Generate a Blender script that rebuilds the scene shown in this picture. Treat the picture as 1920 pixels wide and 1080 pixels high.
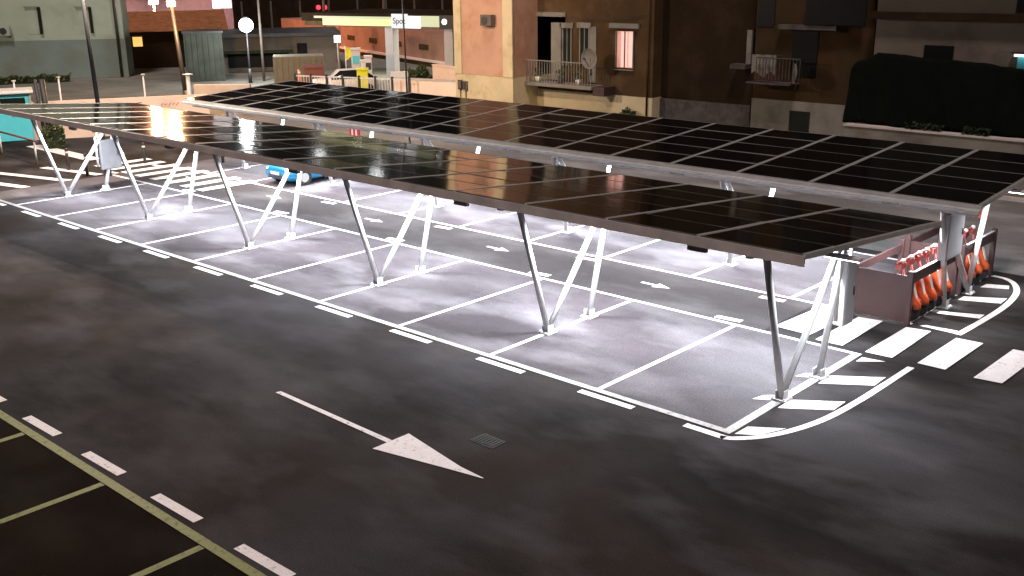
import bpy, bmesh, math, random
from mathutils import Vector, Matrix
random.seed(7)
scene = bpy.context.scene
for o in list(bpy.data.objects): bpy.data.objects.remove(o)

# ------------------------------------------------------------------ camera
F_PX = 1973.3
CAM = Vector((7.519, -12.946, 6.740)); YAW, PIT, ROL = 0.744, 0.294, -0.011
_fw = Vector((-math.sin(YAW)*math.cos(PIT), math.cos(YAW)*math.cos(PIT), -math.sin(PIT)))
_r0 = Vector((math.cos(YAW), math.sin(YAW), 0)); _u0 = _r0.cross(_fw)
_r = _r0*math.cos(ROL)+_u0*math.sin(ROL); _u = -_r0*math.sin(ROL)+_u0*math.cos(ROL)
cam = bpy.data.objects.new('camera', bpy.data.cameras.new('camera'))
scene.collection.objects.link(cam); scene.camera = cam
cam.data.sensor_width = 36; cam.data.lens = F_PX/1920*36
cam.data.clip_start = .1; cam.data.clip_end = 1500
cam.matrix_world = Matrix(((_r.x,_u.x,-_fw.x,CAM.x),(_r.y,_u.y,-_fw.y,CAM.y),(_r.z,_u.z,-_fw.z,CAM.z),(0,0,0,1)))

# ------------------------------------------------------------------ night sky, faint high mast light
SUN = Vector((.30, -.42, .95)).normalized()      # towards the light
world = bpy.data.worlds.new('World'); scene.world = world; world.use_nodes = True
nt = world.node_tree; bg = nt.nodes['Background']
sky = nt.nodes.new('ShaderNodeTexSky'); sky.sky_type = 'NISHITA'; sky.sun_disc = False
sky.sun_elevation = math.asin(SUN.z); sky.sun_rotation = math.atan2(SUN.x, SUN.y)
mx = nt.nodes.new('ShaderNodeMix'); mx.data_type = 'RGBA'; mx.blend_type = 'MULTIPLY'
mx.inputs['Factor'].default_value = 1; mx.inputs['B'].default_value = (1.0, .72, .52, 1)
nt.links.new(sky.outputs[0], mx.inputs['A']); nt.links.new(mx.outputs['Result'], bg.inputs['Color'])
bg.inputs['Strength'].default_value = .0022
sun = bpy.data.objects.new('mast_light', bpy.data.lights.new('mast_light', 'SUN'))
scene.collection.objects.link(sun); sun.data.energy = 2.1; sun.data.color = (1, .84, .80); sun.data.angle = math.radians(9)
sun.rotation_euler = SUN.to_track_quat('Z', 'Y').to_euler()
scene.view_settings.view_transform = 'Standard'; scene.view_settings.look = 'None'
scene.view_settings.exposure = 0; scene.view_settings.gamma = 1
cy = scene.cycles; cy.use_denoising = True; cy.max_bounces = 6; cy.diffuse_bounces = 3; cy.glossy_bounces = 4
cy.sample_clamp_indirect = 6; cy.caustics_reflective = False; cy.caustics_refractive = False

LED_W = 250.; LED_COL = (.915, .945, 1.0)

# ------------------------------------------------------------------ measuring helpers
def ray(px, py): return _fw*F_PX + _r*(px-960) - _u*(py-540)
def onY(px, py, Y):
    d = ray(px, py); return CAM + d*((Y-CAM.y)/d.y)
def onX(px, py, X):
    d = ray(px, py); return CAM + d*((X-CAM.x)/d.x)
def pd(px, py, D):                               # point on a sight line at ground distance D
    d = ray(px, py); return CAM + d*(D/math.hypot(d.x, d.y))

# ------------------------------------------------------------------ materials
def mat(name, col, rough=.6, metal=0., var=.15, scale=3., bump=0., spec=.5, stain=None, stain_scale=.6, stain_lo=.5, stain_hi=.7, emit=None, es=0., fine=0.):
    m = bpy.data.materials.new(name); m.use_nodes = True; n = m.node_tree.nodes; l = m.node_tree.links
    b = n['Principled BSDF']; b.inputs['Roughness'].default_value = rough; b.inputs['Metallic'].default_value = metal
    b.inputs['Specular IOR Level'].default_value = spec
    tc = n.new('ShaderNodeTexCoord'); nz = n.new('ShaderNodeTexNoise'); nz.inputs['Scale'].default_value = scale
    nz.inputs['Detail'].default_value = 6; nz.inputs['Roughness'].default_value = .62
    l.new(tc.outputs['Object'], nz.inputs['Vector'])
    cr = n.new('ShaderNodeValToRGB'); cr.color_ramp.elements[0].position = .3; cr.color_ramp.elements[1].position = .7
    cr.color_ramp.elements[0].color = tuple(c*(1-var) for c in col)+(1,); cr.color_ramp.elements[1].color = tuple(min(1, c*(1+var)) for c in col)+(1,)
    l.new(nz.outputs['Fac'], cr.inputs['Fac']); out = cr.outputs['Color']
    if stain:
        n2 = n.new('ShaderNodeTexNoise'); n2.inputs['Scale'].default_value = stain_scale; n2.inputs['Detail'].default_value = 8
        n2.inputs['Roughness'].default_value = .65
        l.new(tc.outputs['Object'], n2.inputs['Vector'])
        r2 = n.new('ShaderNodeMapRange'); r2.inputs['From Min'].default_value = stain_lo; r2.inputs['From Max'].default_value = stain_hi
        l.new(n2.outputs['Fac'], r2.inputs['Value'])
        mm = n.new('ShaderNodeMix'); mm.data_type = 'RGBA'; mm.inputs['B'].default_value = tuple(stain)+(1,)
        l.new(r2.outputs['Result'], mm.inputs['Factor']); l.new(out, mm.inputs['A']); out = mm.outputs['Result']
    if fine:
        n3 = n.new('ShaderNodeTexNoise'); n3.inputs['Scale'].default_value = 55; n3.inputs['Detail'].default_value = 3
        l.new(tc.outputs['Object'], n3.inputs['Vector'])
        r3 = n.new('ShaderNodeMapRange'); r3.inputs['From Min'].default_value = .3; r3.inputs['From Max'].default_value = .7
        r3.inputs['To Min'].default_value = 1-fine; r3.inputs['To Max'].default_value = 1+fine
        l.new(n3.outputs['Fac'], r3.inputs['Value'])
        m3 = n.new('ShaderNodeMix'); m3.data_type = 'RGBA'; m3.blend_type = 'MULTIPLY'; m3.inputs['Factor'].default_value = 1
        l.new(out, m3.inputs['A']); l.new(r3.outputs['Result'], m3.inputs['B']); out = m3.outputs['Result']
    l.new(out, b.inputs['Base Color'])
    if bump:
        bp = n.new('ShaderNodeBump'); bp.inputs['Strength'].default_value = bump; bp.inputs['Distance'].default_value = .02
        nb = n.new('ShaderNodeTexNoise'); nb.inputs['Scale'].default_value = scale*12; nb.inputs['Detail'].default_value = 4
        l.new(tc.outputs['Object'], nb.inputs['Vector']); l.new(nb.outputs['Fac'], bp.inputs['Height']); l.new(bp.outputs['Normal'], b.inputs['Normal'])
    if emit:
        b.inputs['Emission Color'].default_value = tuple(emit)+(1,); b.inputs['Emission Strength'].default_value = es
    return m

def asphalt(name, base, brown, dark):
    m = bpy.data.materials.new(name); m.use_nodes = True; n = m.node_tree.nodes; l = m.node_tree.links
    b = n['Principled BSDF']
    tc = n.new('ShaderNodeTexCoord')
    def noise(sc, det, ro=.6, stretch=None):
        t = n.new('ShaderNodeTexNoise'); t.inputs['Scale'].default_value = sc; t.inputs['Detail'].default_value = det; t.inputs['Roughness'].default_value = ro
        if stretch:
            mp = n.new('ShaderNodeMapping'); mp.inputs['Scale'].default_value = stretch; l.new(tc.outputs['Object'], mp.inputs['Vector']); l.new(mp.outputs['Vector'], t.inputs['Vector'])
        else: l.new(tc.outputs['Object'], t.inputs['Vector'])
        return t.outputs['Fac']
    def rng(v, a, b_, c=0, d=1):
        r = n.new('ShaderNodeMapRange'); r.inputs['From Min'].default_value = a; r.inputs['From Max'].default_value = b_
        r.inputs['To Min'].default_value = c; r.inputs['To Max'].default_value = d; l.new(v, r.inputs['Value']); return r.outputs['Result']
    def mix(f, a, b_, mode='MIX'):
        x = n.new('ShaderNodeMix'); x.data_type = 'RGBA'; x.blend_type = mode
        if isinstance(f, float): x.inputs['Factor'].default_value = f
        else: l.new(f, x.inputs['Factor'])
        for s, v in (('A', a), ('B', b_)):
            if isinstance(v, tuple): x.inputs[s].default_value = v+(1,)
            else: l.new(v, x.inputs[s])
        return x.outputs['Result']
    c = mix(rng(noise(.16, 5, .55), .42, .58), base, brown)
    c = mix(rng(noise(.28, 7, .6, (.5, 1.2, 1)), .47, .66), c, dark)
    c = mix(rng(noise(.7, 5, .5, (.6, 1.1, 1)), .48, .70, 0, .75), c, tuple(min(1, x*1.75) for x in base))
    g = rng(noise(38, 4, .75), .3, .7, .72, 1.28)
    c = mix(1., c, g, 'MULTIPLY')
    c = mix(1., c, rng(noise(140, 2, .5), .35, .66, .75, 1.35), 'MULTIPLY')
    l.new(c, b.inputs['Base Color'])
    l.new(rng(noise(.9, 5), .35, .65, .78, .95), b.inputs['Roughness'])
    b.inputs['Specular IOR Level'].default_value = .03
    bp = n.new('ShaderNodeBump'); bp.inputs['Strength'].default_value = .35; bp.inputs['Distance'].default_value = .01
    l.new(noise(60, 3), bp.inputs['Height']); l.new(bp.outputs['Normal'], b.inputs['Normal'])
    return m

def paint(name, col, wear=.5, under=(.05, .045, .045)):
    return mat(name, col, rough=.65, var=.06, scale=5, stain=under, stain_scale=9, stain_lo=.52+.1*(1-wear), stain_hi=.74, fine=.12)

M = dict(
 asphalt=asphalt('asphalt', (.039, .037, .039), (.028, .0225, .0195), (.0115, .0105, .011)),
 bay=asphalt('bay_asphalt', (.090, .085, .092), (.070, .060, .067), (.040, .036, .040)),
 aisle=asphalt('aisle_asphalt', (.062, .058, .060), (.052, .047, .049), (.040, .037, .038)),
 lane=asphalt('pale_grey_asphalt', (.17, .165, .165), (.15, .145, .14), (.11, .105, .10)),  # lighter grey than the car park asphalt
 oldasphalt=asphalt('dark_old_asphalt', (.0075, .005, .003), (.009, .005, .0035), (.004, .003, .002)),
 white=paint('white_marking_paint', (.74, .70, .70)),
 grey=paint('greyed_marking_paint', (.36, .355, .34), wear=1),
 olive=paint('olive_marking_paint', (.17, .185, .045), wear=1, under=(.02, .02, .01)),
 alu=mat('aluminium', (.55, .55, .53), rough=.42, metal=.6, var=.1),
 gutter=mat('grey_gutter_steel', (.52, .52, .52), rough=.5, metal=.2, var=.14, scale=2),
 fascia=mat('brown_grey_fascia', (.42, .37, .35), rough=.55, metal=0, var=.2, scale=2),
 galv=mat('pale_galvanised_steel', (.84, .84, .85), rough=.42, metal=.0, var=.1, scale=6),
 boxm=mat('grey_cabinet_paint', (.62, .61, .63), rough=.45, var=.06),
 dark=mat('dark_metal', (.03, .03, .032), rough=.5, var=.2),
 rim=mat('dark_anodised_rim', (.10, .095, .09), rough=.5),
 boxm_dimmed=mat('toned_down_cabinet_grey', (.20, .20, .215), rough=.5, spec=.2),  # cabinet paint darkened to offset the strong lamp light on it
 rubber=mat('black_rubber', (.012, .012, .012), rough=.8),
 brown=mat('brown_bay_board', (.046, .021, .020), rough=.55, var=.1, scale=4),
 orange=mat('orange_plastic', (.62, .10, .03), rough=.38, var=.08),
 pink=mat('faded_red_plastic', (.45, .10, .09), rough=.45, var=.12),
 teal=mat('cyan_paint', (.10, .62, .72), rough=.45, var=.06),
 offwhite=mat('off_white_paint', (.72, .70, .66), rough=.5, var=.06),
 red=mat('red_paint', (.60, .03, .03), rough=.45),
 rust=mat('rusty_red_rail', (.16, .05, .04), rough=.6),
 leaf=mat('foliage', (.055, .075, .022), rough=.7, var=.5, scale=9),
 leafdark=mat('dark_foliage', (.022, .030, .016), rough=.8, var=.5, scale=6, spec=.08),
 bark=mat('bark', (.06, .045, .035), rough=.9, var=.3, scale=10),
 cream=mat('cream_plaster', (.52, .43, .28), rough=.85, var=.12, scale=.8, stain=(.34, .27, .16), stain_scale=.9, bump=.3, spec=.08),
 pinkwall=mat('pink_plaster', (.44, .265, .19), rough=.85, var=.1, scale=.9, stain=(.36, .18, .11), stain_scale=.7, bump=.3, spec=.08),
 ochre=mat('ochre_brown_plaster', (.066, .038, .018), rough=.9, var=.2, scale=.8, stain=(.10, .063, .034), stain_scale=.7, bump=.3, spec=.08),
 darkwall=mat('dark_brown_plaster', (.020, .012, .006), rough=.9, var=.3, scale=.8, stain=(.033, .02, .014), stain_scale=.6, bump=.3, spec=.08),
 stone=mat('grey_rubble_stone', (.075, .066, .062), rough=.9, var=.35, scale=3, stain=(.04, .034, .03), stain_scale=1.6, bump=.6, spec=.08),
 paleplaster=mat('pale_worn_plaster', (.20, .185, .16), rough=.9, var=.15, scale=1, stain=(.12, .105, .09), stain_scale=.8, bump=.3, spec=.08),
 greywall=mat('grey_beige_plaster', (.13, .11, .092), rough=.9, var=.12, scale=.7, stain=(.085, .07, .06), stain_scale=.8, bump=.3, spec=.08),
 rooftile=mat('rusty_brown_roof', (.27, .11, .05), rough=.85, var=.3, scale=2, spec=.08),
 black=mat('dark_opening', (.006, .006, .006), rough=.4, spec=.08),
 shutter=mat('dark_shutter', (.012, .014, .012), rough=.6, var=.2, spec=.08),
 net=mat('dark_green_netting', (.002, .0035, .002), rough=.9, var=.4, scale=2, spec=.08),
 wallgreen=mat('pale_green_plaster', (.33, .405, .335), rough=.85, var=.12, scale=.5, stain=(.25, .31, .26), stain_scale=.4, bump=.2),
 wallbase=mat('blue_grey_plaster', (.165, .225, .21), rough=.85, var=.12, scale=.5, stain=(.15, .18, .15), stain_scale=.4, bump=.2),
 stucco=mat('peach_stucco', (.80, .62, .50), rough=.85, var=.06, scale=1, stain=(.66, .48, .38), stain_scale=.8, bump=.3),
 road=mat('street_asphalt', (.17, .165, .14), rough=.8, var=.25, scale=.4, stain=(.23, .215, .18), stain_scale=.2, spec=.08),
 concrete=mat('light_concrete', (.45, .40, .37), rough=.85, var=.15, scale=1.5, bump=.3),
 brick=mat('red_brown_brick', (.36, .20, .14), rough=.85, var=.16, scale=.8, stain=(.28, .15, .10), stain_scale=.7, bump=.3, spec=.08),
 bluecar=mat('blue_car_paint', (.02, .22, .42), rough=.22, metal=.2, var=.03),
 glass=mat('car_glass', (.012, .014, .016), rough=.08, var=0),
 yellow=mat('yellow_plastic', (.75, .72, .03), rough=.5),
 led=mat('led_diffuser', (.9, .9, .9), emit=(.92, .92, 1), es=22),
 e_orange=mat('sodium_lamp_glass', (.9, .6, .3), emit=(1, .42, .12), es=25),
 e_white=mat('white_lamp_glass', (.9, .9, .9), emit=(.93, .98, 1), es=12),
 e_sign=mat('lit_white_sign', (.9, .9, .9), emit=(.95, .97, 1), es=1.6),
 e_letter=mat('lit_lettered_sign', (.1, .1, .1), emit=(.95,.97,1), es=.88),
 e_strip=mat('lit_yellow_fascia', (.1, .1, .05), emit=(1, .93, .36), es=1.15),
 e_pale=mat('lit_pale_green_panel', (.1, .1, .06), emit=(.86, .90, .56), es=.75),
 e_pink=mat('lit_curtain', (.8, .5, .45), emit=(1, .46, .40), es=.85),
 e_pink2=mat('dimmer_lit_curtain', (.6, .35, .3), emit=(1, .40, .33), es=.33),
 e_yellow=mat('lit_yellow_window', (.9, .6, .2), emit=(1, .55, .14), es=1.0),
 e_red=mat('red_signal_lamp', (.8, .05, .05), emit=(1, .03, .06), es=3),
 signink=mat('dark_green_lettering', (.02, .06, .05)),
)

# glossy solar cell glass, with a faint grid of cells
def cell_mat(name, ior, sp=.5):
    m = bpy.data.materials.new(name); m.use_nodes = True; n = m.node_tree.nodes; l = m.node_tree.links
    b = n['Principled BSDF']; tc = n.new('ShaderNodeTexCoord')
    nz = n.new('ShaderNodeTexNoise'); nz.inputs['Scale'].default_value = 1.3; nz.inputs['Detail'].default_value = 5
    oi = n.new('ShaderNodeObjectInfo'); ad = n.new('ShaderNodeVectorMath'); ad.operation = 'ADD'
    l.new(tc.outputs['Object'], ad.inputs[0]); l.new(oi.outputs['Location'], ad.inputs[1]); l.new(ad.outputs[0], nz.inputs['Vector'])
    cr = n.new('ShaderNodeValToRGB'); cr.color_ramp.elements[0].color = (.0022, .0017, .002, 1); cr.color_ramp.elements[1].color = (.005, .004, .004, 1)
    l.new(nz.outputs['Fac'], cr.inputs['Fac'])
    bk = n.new('ShaderNodeTexBrick'); bk.offset = 0; bk.inputs['Scale'].default_value = 1; bk.inputs['Mortar Size'].default_value = .004
    bk.inputs['Brick Width'].default_value = .165; bk.inputs['Row Height'].default_value = .155
    bk.inputs['Color1'].default_value = (0, 0, 0, 1); bk.inputs['Color2'].default_value = (0, 0, 0, 1); bk.inputs['Mortar'].default_value = (.008, .008, .008, 1)
    l.new(tc.outputs['Object'], bk.inputs['Vector'])
    a = n.new('ShaderNodeMix'); a.data_type = 'RGBA'; a.blend_type = 'ADD'; a.inputs['Factor'].default_value = 1
    l.new(cr.outputs['Color'], a.inputs['A']); l.new(bk.outputs['Color'], a.inputs['B']); l.new(a.outputs['Result'], b.inputs['Base Color'])
    r = n.new('ShaderNodeMapRange'); r.inputs['To Min'].default_value = .07; r.inputs['To Max'].default_value = .13
    l.new(nz.outputs['Fac'], r.inputs['Value']); l.new(r.outputs['Result'], b.inputs['Roughness'])
    b.inputs['IOR'].default_value = ior; b.inputs['Specular IOR Level'].default_value = sp
    return m
M['cell'] = cell_mat('solar_cell_glass', 1.5); M['celldim'] = cell_mat('reflection_damped_cell_glass', 1.12, .2)  # rear panels are the same glass, reflections turned down in the material

# ------------------------------------------------------------------ mesh helpers
def bx(bm, x0, x1, y0, y1, z0, z1, mi=0):
    v = [bm.verts.new(p) for p in ((x0,y0,z0),(x1,y0,z0),(x1,y1,z0),(x0,y1,z0),(x0,y0,z1),(x1,y0,z1),(x1,y1,z1),(x0,y1,z1))]
    for f in ((0,3,2,1),(4,5,6,7),(0,1,5,4),(1,2,6,5),(2,3,7,6),(3,0,4,7)):
        bm.faces.new([v[i] for i in f]).material_index = mi
def beam(bm, a, b, w, h=None, up=(0,0,1), mi=0):
    a, b = Vector(a), Vector(b); h = h or w; d = (b-a).normalized(); s = d.cross(Vector(up))
    if s.length < 1e-4: s = d.cross(Vector((1,0,0)))
    s.normalize(); t = s.cross(d).normalized()
    c = []
    for p in (a, b):
        for i, j in ((-1,-1),(1,-1),(1,1),(-1,1)): c.append(bm.verts.new(p + s*(i*w/2) + t*(j*h/2)))
    for f in ((3,2,1,0),(4,5,6,7),(0,1,5,4),(1,2,6,5),(2,3,7,6),(3,0,4,7)): bm.faces.new([c[i] for i in f]).material_index = mi
def tube(bm, a, b, r0, r1=None, n=10, mi=0):
    a, b = Vector(a), Vector(b); r1 = r0 if r1 is None else r1; d = (b-a).normalized()
    s = d.cross(Vector((0,0,1)));  s = d.cross(Vector((1,0,0))) if s.length < 1e-3 else s
    s.normalize(); t = s.cross(d)
    R = [[bm.verts.new(p + (s*math.cos(2*math.pi*k/n) + t*math.sin(2*math.pi*k/n))*r) for k in range(n)] for p, r in ((a, r0), (b, r1))]
    for k in range(n):
        f = bm.faces.new((R[0][k], R[0][(k+1)%n], R[1][(k+1)%n], R[1][k])); f.smooth = True; f.material_index = mi
    bm.faces.new(R[0][::-1]).material_index = mi; bm.faces.new(R[1]).material_index = mi
def ball(bm, c, r, mi=0, sz=1.):
    q = bmesh.ops.create_uvsphere(bm, u_segments=14, v_segments=9, radius=r, matrix=Matrix.Translation(c) @ Matrix.Diagonal((1,1,sz,1)))
    for v in q['verts']:
        for f in v.link_faces: f.smooth = True; f.material_index = mi
def poly(bm, pts, z=None, mi=0):
    return bm.faces.new([bm.verts.new((p[0], p[1], z if z is not None else p[2])) for p in pts])
def obj(name, bm, mats, parent=None, loc=None, bevel=0):
    me = bpy.data.meshes.new(name); bmesh.ops.recalc_face_normals(bm, faces=bm.faces); bm.to_mesh(me); bm.free()
    o = bpy.data.objects.new(name, me); scene.collection.objects.link(o)
    for m in (mats if isinstance(mats, (list, tuple)) else [mats]): me.materials.append(M[m] if isinstance(m, str) else m)
    if parent: o.parent = parent
    if loc is not None: o.location = loc
    if bevel:
        b = o.modifiers.new('bevel', 'BEVEL'); b.width = bevel; b.segments = 2; b.limit_method = 'ANGLE'
    return o
def tag(o, label, cat, group=None):
    o['label'] = label; o['category'] = cat
    if group: o['group'] = group
    return o
def thing(name, label, cat, loc=(0,0,0), rz=0, group=None):
    o = bpy.data.objects.new(name, None); scene.collection.objects.link(o); o.location = loc; o.rotation_euler = (0, 0, rz)
    return tag(o, label, cat, group)
def struct(name, bm, m):
    o = obj(name, bm, m); o['kind'] = 'structure'; return o
def dup(root, loc=None, rz=None, label=None):
    r = root.copy(); scene.collection.objects.link(r)
    if loc is not None: r.location = loc
    if rz is not None: r.rotation_euler = (0, 0, rz)
    if label: r['label'] = label
    for ch in list(root.children):
        c = ch.copy(); scene.collection.objects.link(c); c.parent = r
        for g in ch.children:
            d = g.copy(); scene.collection.objects.link(d); d.parent = c
    return r
def NB(): return bmesh.new()

# ------------------------------------------------------------------ ground
def sheet(name, pts, z, m):
    bm = NB(); poly(bm, pts, z); o = struct(name, bm, m)
    if o.data.polygons[0].normal.z < 0: o.data.flip_normals()
    return o
sheet('ground', [(-700,-300),(300,-300),(300,700),(-700,700)], -.012, 'road')
sheet('car_park_asphalt', [(-38,-40),(30,-40),(30,19.6),(-38,19.6)], 0, 'asphalt')
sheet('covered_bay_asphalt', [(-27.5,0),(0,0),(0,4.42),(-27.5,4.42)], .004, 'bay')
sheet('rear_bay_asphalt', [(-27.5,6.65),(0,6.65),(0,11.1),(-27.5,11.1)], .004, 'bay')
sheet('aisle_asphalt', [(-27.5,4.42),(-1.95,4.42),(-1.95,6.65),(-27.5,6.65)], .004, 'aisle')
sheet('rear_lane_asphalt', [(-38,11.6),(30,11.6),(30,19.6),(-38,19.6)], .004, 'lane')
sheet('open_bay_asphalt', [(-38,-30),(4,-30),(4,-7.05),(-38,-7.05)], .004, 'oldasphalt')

def quadline(bm, a, b, w, z):
    a, b = Vector(a), Vector(b); d = (b-a).normalized(); s = Vector((-d.y, d.x))*w/2
    f = bm.faces.new([bm.verts.new((p.x, p.y, z)) for p in (a-s, b-s, b+s, a+s)])
    if f.normal.z < 0: f.normal_flip()
W = 2.5; Z1 = .008; Z2 = .012
LA = .095
for k in range(11):                                 # divider lines of the bays
    bm = NB(); quadline(bm, (-W*k, .06), (-W*k, 4.36), LA if k else .15, Z1); struct('bay_divider_line', bm, 'grey' if k == 0 else 'white')
    bm = NB(); quadline(bm, (-W*k-.05, 6.76), (-W*k-.05, 11.04), LA if k else .15, Z1); struct('rear_bay_divider_line', bm, 'grey' if k == 0 else 'white')
for y, w in ((0, .13), (4.42, .10), (6.70, .10), (11.1, .10)):
    bm = NB(); quadline(bm, (-27.4, y), (.075, y), w, Z2); struct('bay_edge_line', bm, 'grey' if y < 1 else 'white')
for k in range(14):                                 # dashes outside the front edge line
    x = -2.15 - 2.36*(k-1) if k else -.25
    bm = NB(); quadline(bm, (x-.55 if k else -.62, -.21), (x+.55 if k else .10, -.21), .14, Z1); struct('white_dash', bm, 'white')
for k in range(0, 6):
    for (x, y) in ((-2.8-5*k, 4.62), (-2.8-5*k, 6.36)):
        bm = NB(); quadline(bm, (x-.28, y), (x+.28, y+.05), .17, Z2+.004); struct('aisle_dash', bm, 'white')
# rows of the open bays in the foreground
bm = NB(); quadline(bm, (-38, -7.05), (4, -7.05), .135, Z2); struct('open_bay_edge_line', bm, 'olive')
for k in range(8):
    x = -3.05-2.5*k+2.5
    bm = NB(); quadline(bm, (x, -14), (x, -7.13), .12, Z1); struct('open_bay_divider_line', bm, 'olive')
    x2 = -2.2-1.975*k
    bm = NB(); quadline(bm, (x2-.52, -6.82), (x2+.52, -6.80), .15, Z1); struct('white_dash', bm, 'white')
# the big arrow of the driveway
bm = NB()
poly(bm, [(-6.49,-3.60),(-3.60,-3.66),(-3.60,-3.56),(-6.46,-3.51)], Z1)
poly(bm, [(-3.60,-3.94),(-2.30,-3.665),(-1.71,-3.55),(-1.72,-3.535),(-2.2,-3.50),(-3.59,-3.23)], Z1)
struct('driveway_arrow', bm, 'white')
# small arrows of the aisle between the rows
for k in range(5):
    x = -5.28-4.85*k; y = 5.64 + .06*k
    bm = NB()
    poly(bm, [(x-.36,y-.045),(x+.02,y-.045),(x+.02,y+.045),(x-.36,y+.045)], Z1)
    poly(bm, [(x+.02,y-.16),(x+.40,y),(x+.02,y+.16)], Z1)
    struct('aisle_arrow', bm, 'white')
# zebra crossings at both ends of the aisle
for pts in ([(-1.88,4.83),(-1.12,4.80),(-1.07,6.56),(-1.78,6.62)], [(-.92,4.62),(-.38,4.64),(-.42,6.48),(-.90,6.42)], [(.07,4.60),(.57,4.62),(.53,6.50),(.07,6.42)],
            [(1.01,4.66),(1.50,4.66),(1.52,6.45),(1.03,6.42)], [(2.0,4.6),(2.45,4.65),(2.50,6.52),(2.04,6.47)], [(3.0,4.6),(3.45,4.65),(3.5,6.5),(3.04,6.45)]):
    bm = NB(); poly(bm, pts, Z1+.012); struct('zebra_stripe', bm, 'white')
for k in range(8):
    x = -22.55-.98*k
    bm = NB(); poly(bm, [(x-.22,4.85),(x+.22,4.85),(x+.26,6.95),(x-.18,6.95)], Z1+.012); struct('zebra_stripe', bm, 'white')
# rounded end islands: outline and hatching
def ribbon(name, pts, w, m, z=Z1):
    P = [Vector(p) for p in pts]
    Q = []
    for i in range(len(P)-1):                        # Catmull-Rom
        p0 = P[max(i-1,0)]; p1 = P[i]; p2 = P[i+1]; p3 = P[min(i+2,len(P)-1)]
        for t in [j/8 for j in range(8)]:
            Q.append(.5*((2*p1)+(p2-p0)*t+(2*p0-5*p1+4*p2-p3)*t*t+(3*p1-p0-3*p2+p3)*t**3))
    Q.append(P[-1]); bm = NB(); prev = None
    for i, q in enumerate(Q):
        d = (Q[min(i+1,len(Q)-1)]-Q[max(i-1,0)]).normalized(); s = Vector((-d.y, d.x))*w/2
        cur = (bm.verts.new((q.x-s.x, q.y-s.y, z)), bm.verts.new((q.x+s.x, q.y+s.y, z)))
        if prev: bm.faces.new((prev[0], cur[0], cur[1], prev[1]))
        prev = cur
    for f in bm.faces:
        if f.normal.z < 0: f.normal_flip()
    return struct(name, bm, m)
ribbon('island_outline', [(.02,-.24),(.22,-.13),(.50,.20),(.74,.75),(.90,1.45),(.97,2.4),(.99,3.4),(1.0,4.42)], .12, 'white')
ribbon('island_outline', [(.97,6.66),(1.02,7.6),(1.05,8.6),(1.02,9.4),(.90,10.2),(.66,10.8),(.38,11.1),(.08,11.16)], .13, 'white')
def hatch(pts):
    bm = NB(); poly(bm, pts, Z1); struct('hatch_stripe', bm, 'white')
for pts in ([(.13,.0),(.14,.36),(.62,.68),(.42,.18)], [(.13,1.30),(.12,1.74),(.83,2.24),(.84,1.80)], [(.13,2.68),(.13,3.14),(.87,3.68),(.88,3.20)], [(.15,4.07),(.14,4.34),(.55,4.39)],
            [(-.36,1.36),(-.30,1.62),(-.09,1.80),(-.09,1.52)], [(-.32,2.72),(-.26,2.96),(-.09,3.06),(-.09,2.84)],
            [(.22,6.70),(.3,6.82),(.90,6.88),(.91,6.68)], [(.16,7.68),(.18,7.86),(.93,8.2),(.94,7.90)], [(.16,8.86),(.16,9.18),(.90,9.62),(.92,9.16)], [(.18,10.08),(.2,10.42),(.62,10.6),(.70,10.32)]):
    hatch(pts)
for pts in ([(-31.2,1.72),(-27.6,2.75),(-27.6,3.1),(-31.2,2.05)], [(-30.2,.66),(-27.55,1.30),(-27.55,1.62),(-30.2,1.0)], [(-30.8,3.36),(-27.8,4.0),(-27.8,4.3),(-30.8,3.66)], [(-36.2,5.25),(-30.9,5.25),(-30.9,5.84),(-36.2,5.84)]):
    hatch(pts)
# drain cover
t = thing('drain_cover', 'dark cast iron drain grate in the driveway asphalt right of the big arrow', 'drain cover', (-2.5,-2.63,0))
bm = NB(); bx(bm, -.23,.23,-.16,.16,.001,.008); obj('frame', bm, 'rubber', t)
bm = NB()
for k in range(7): bx(bm, -.20+.06*k,-.17+.06*k,-.13,.13,.0085,.014)
obj('grate', bm, 'rubber', t)
# kerb behind the rear bays and by the street
bm = NB(); bx(bm, -38,30,19.6,19.75,-.01,.12); struct('kerb', bm, 'concrete')

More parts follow.
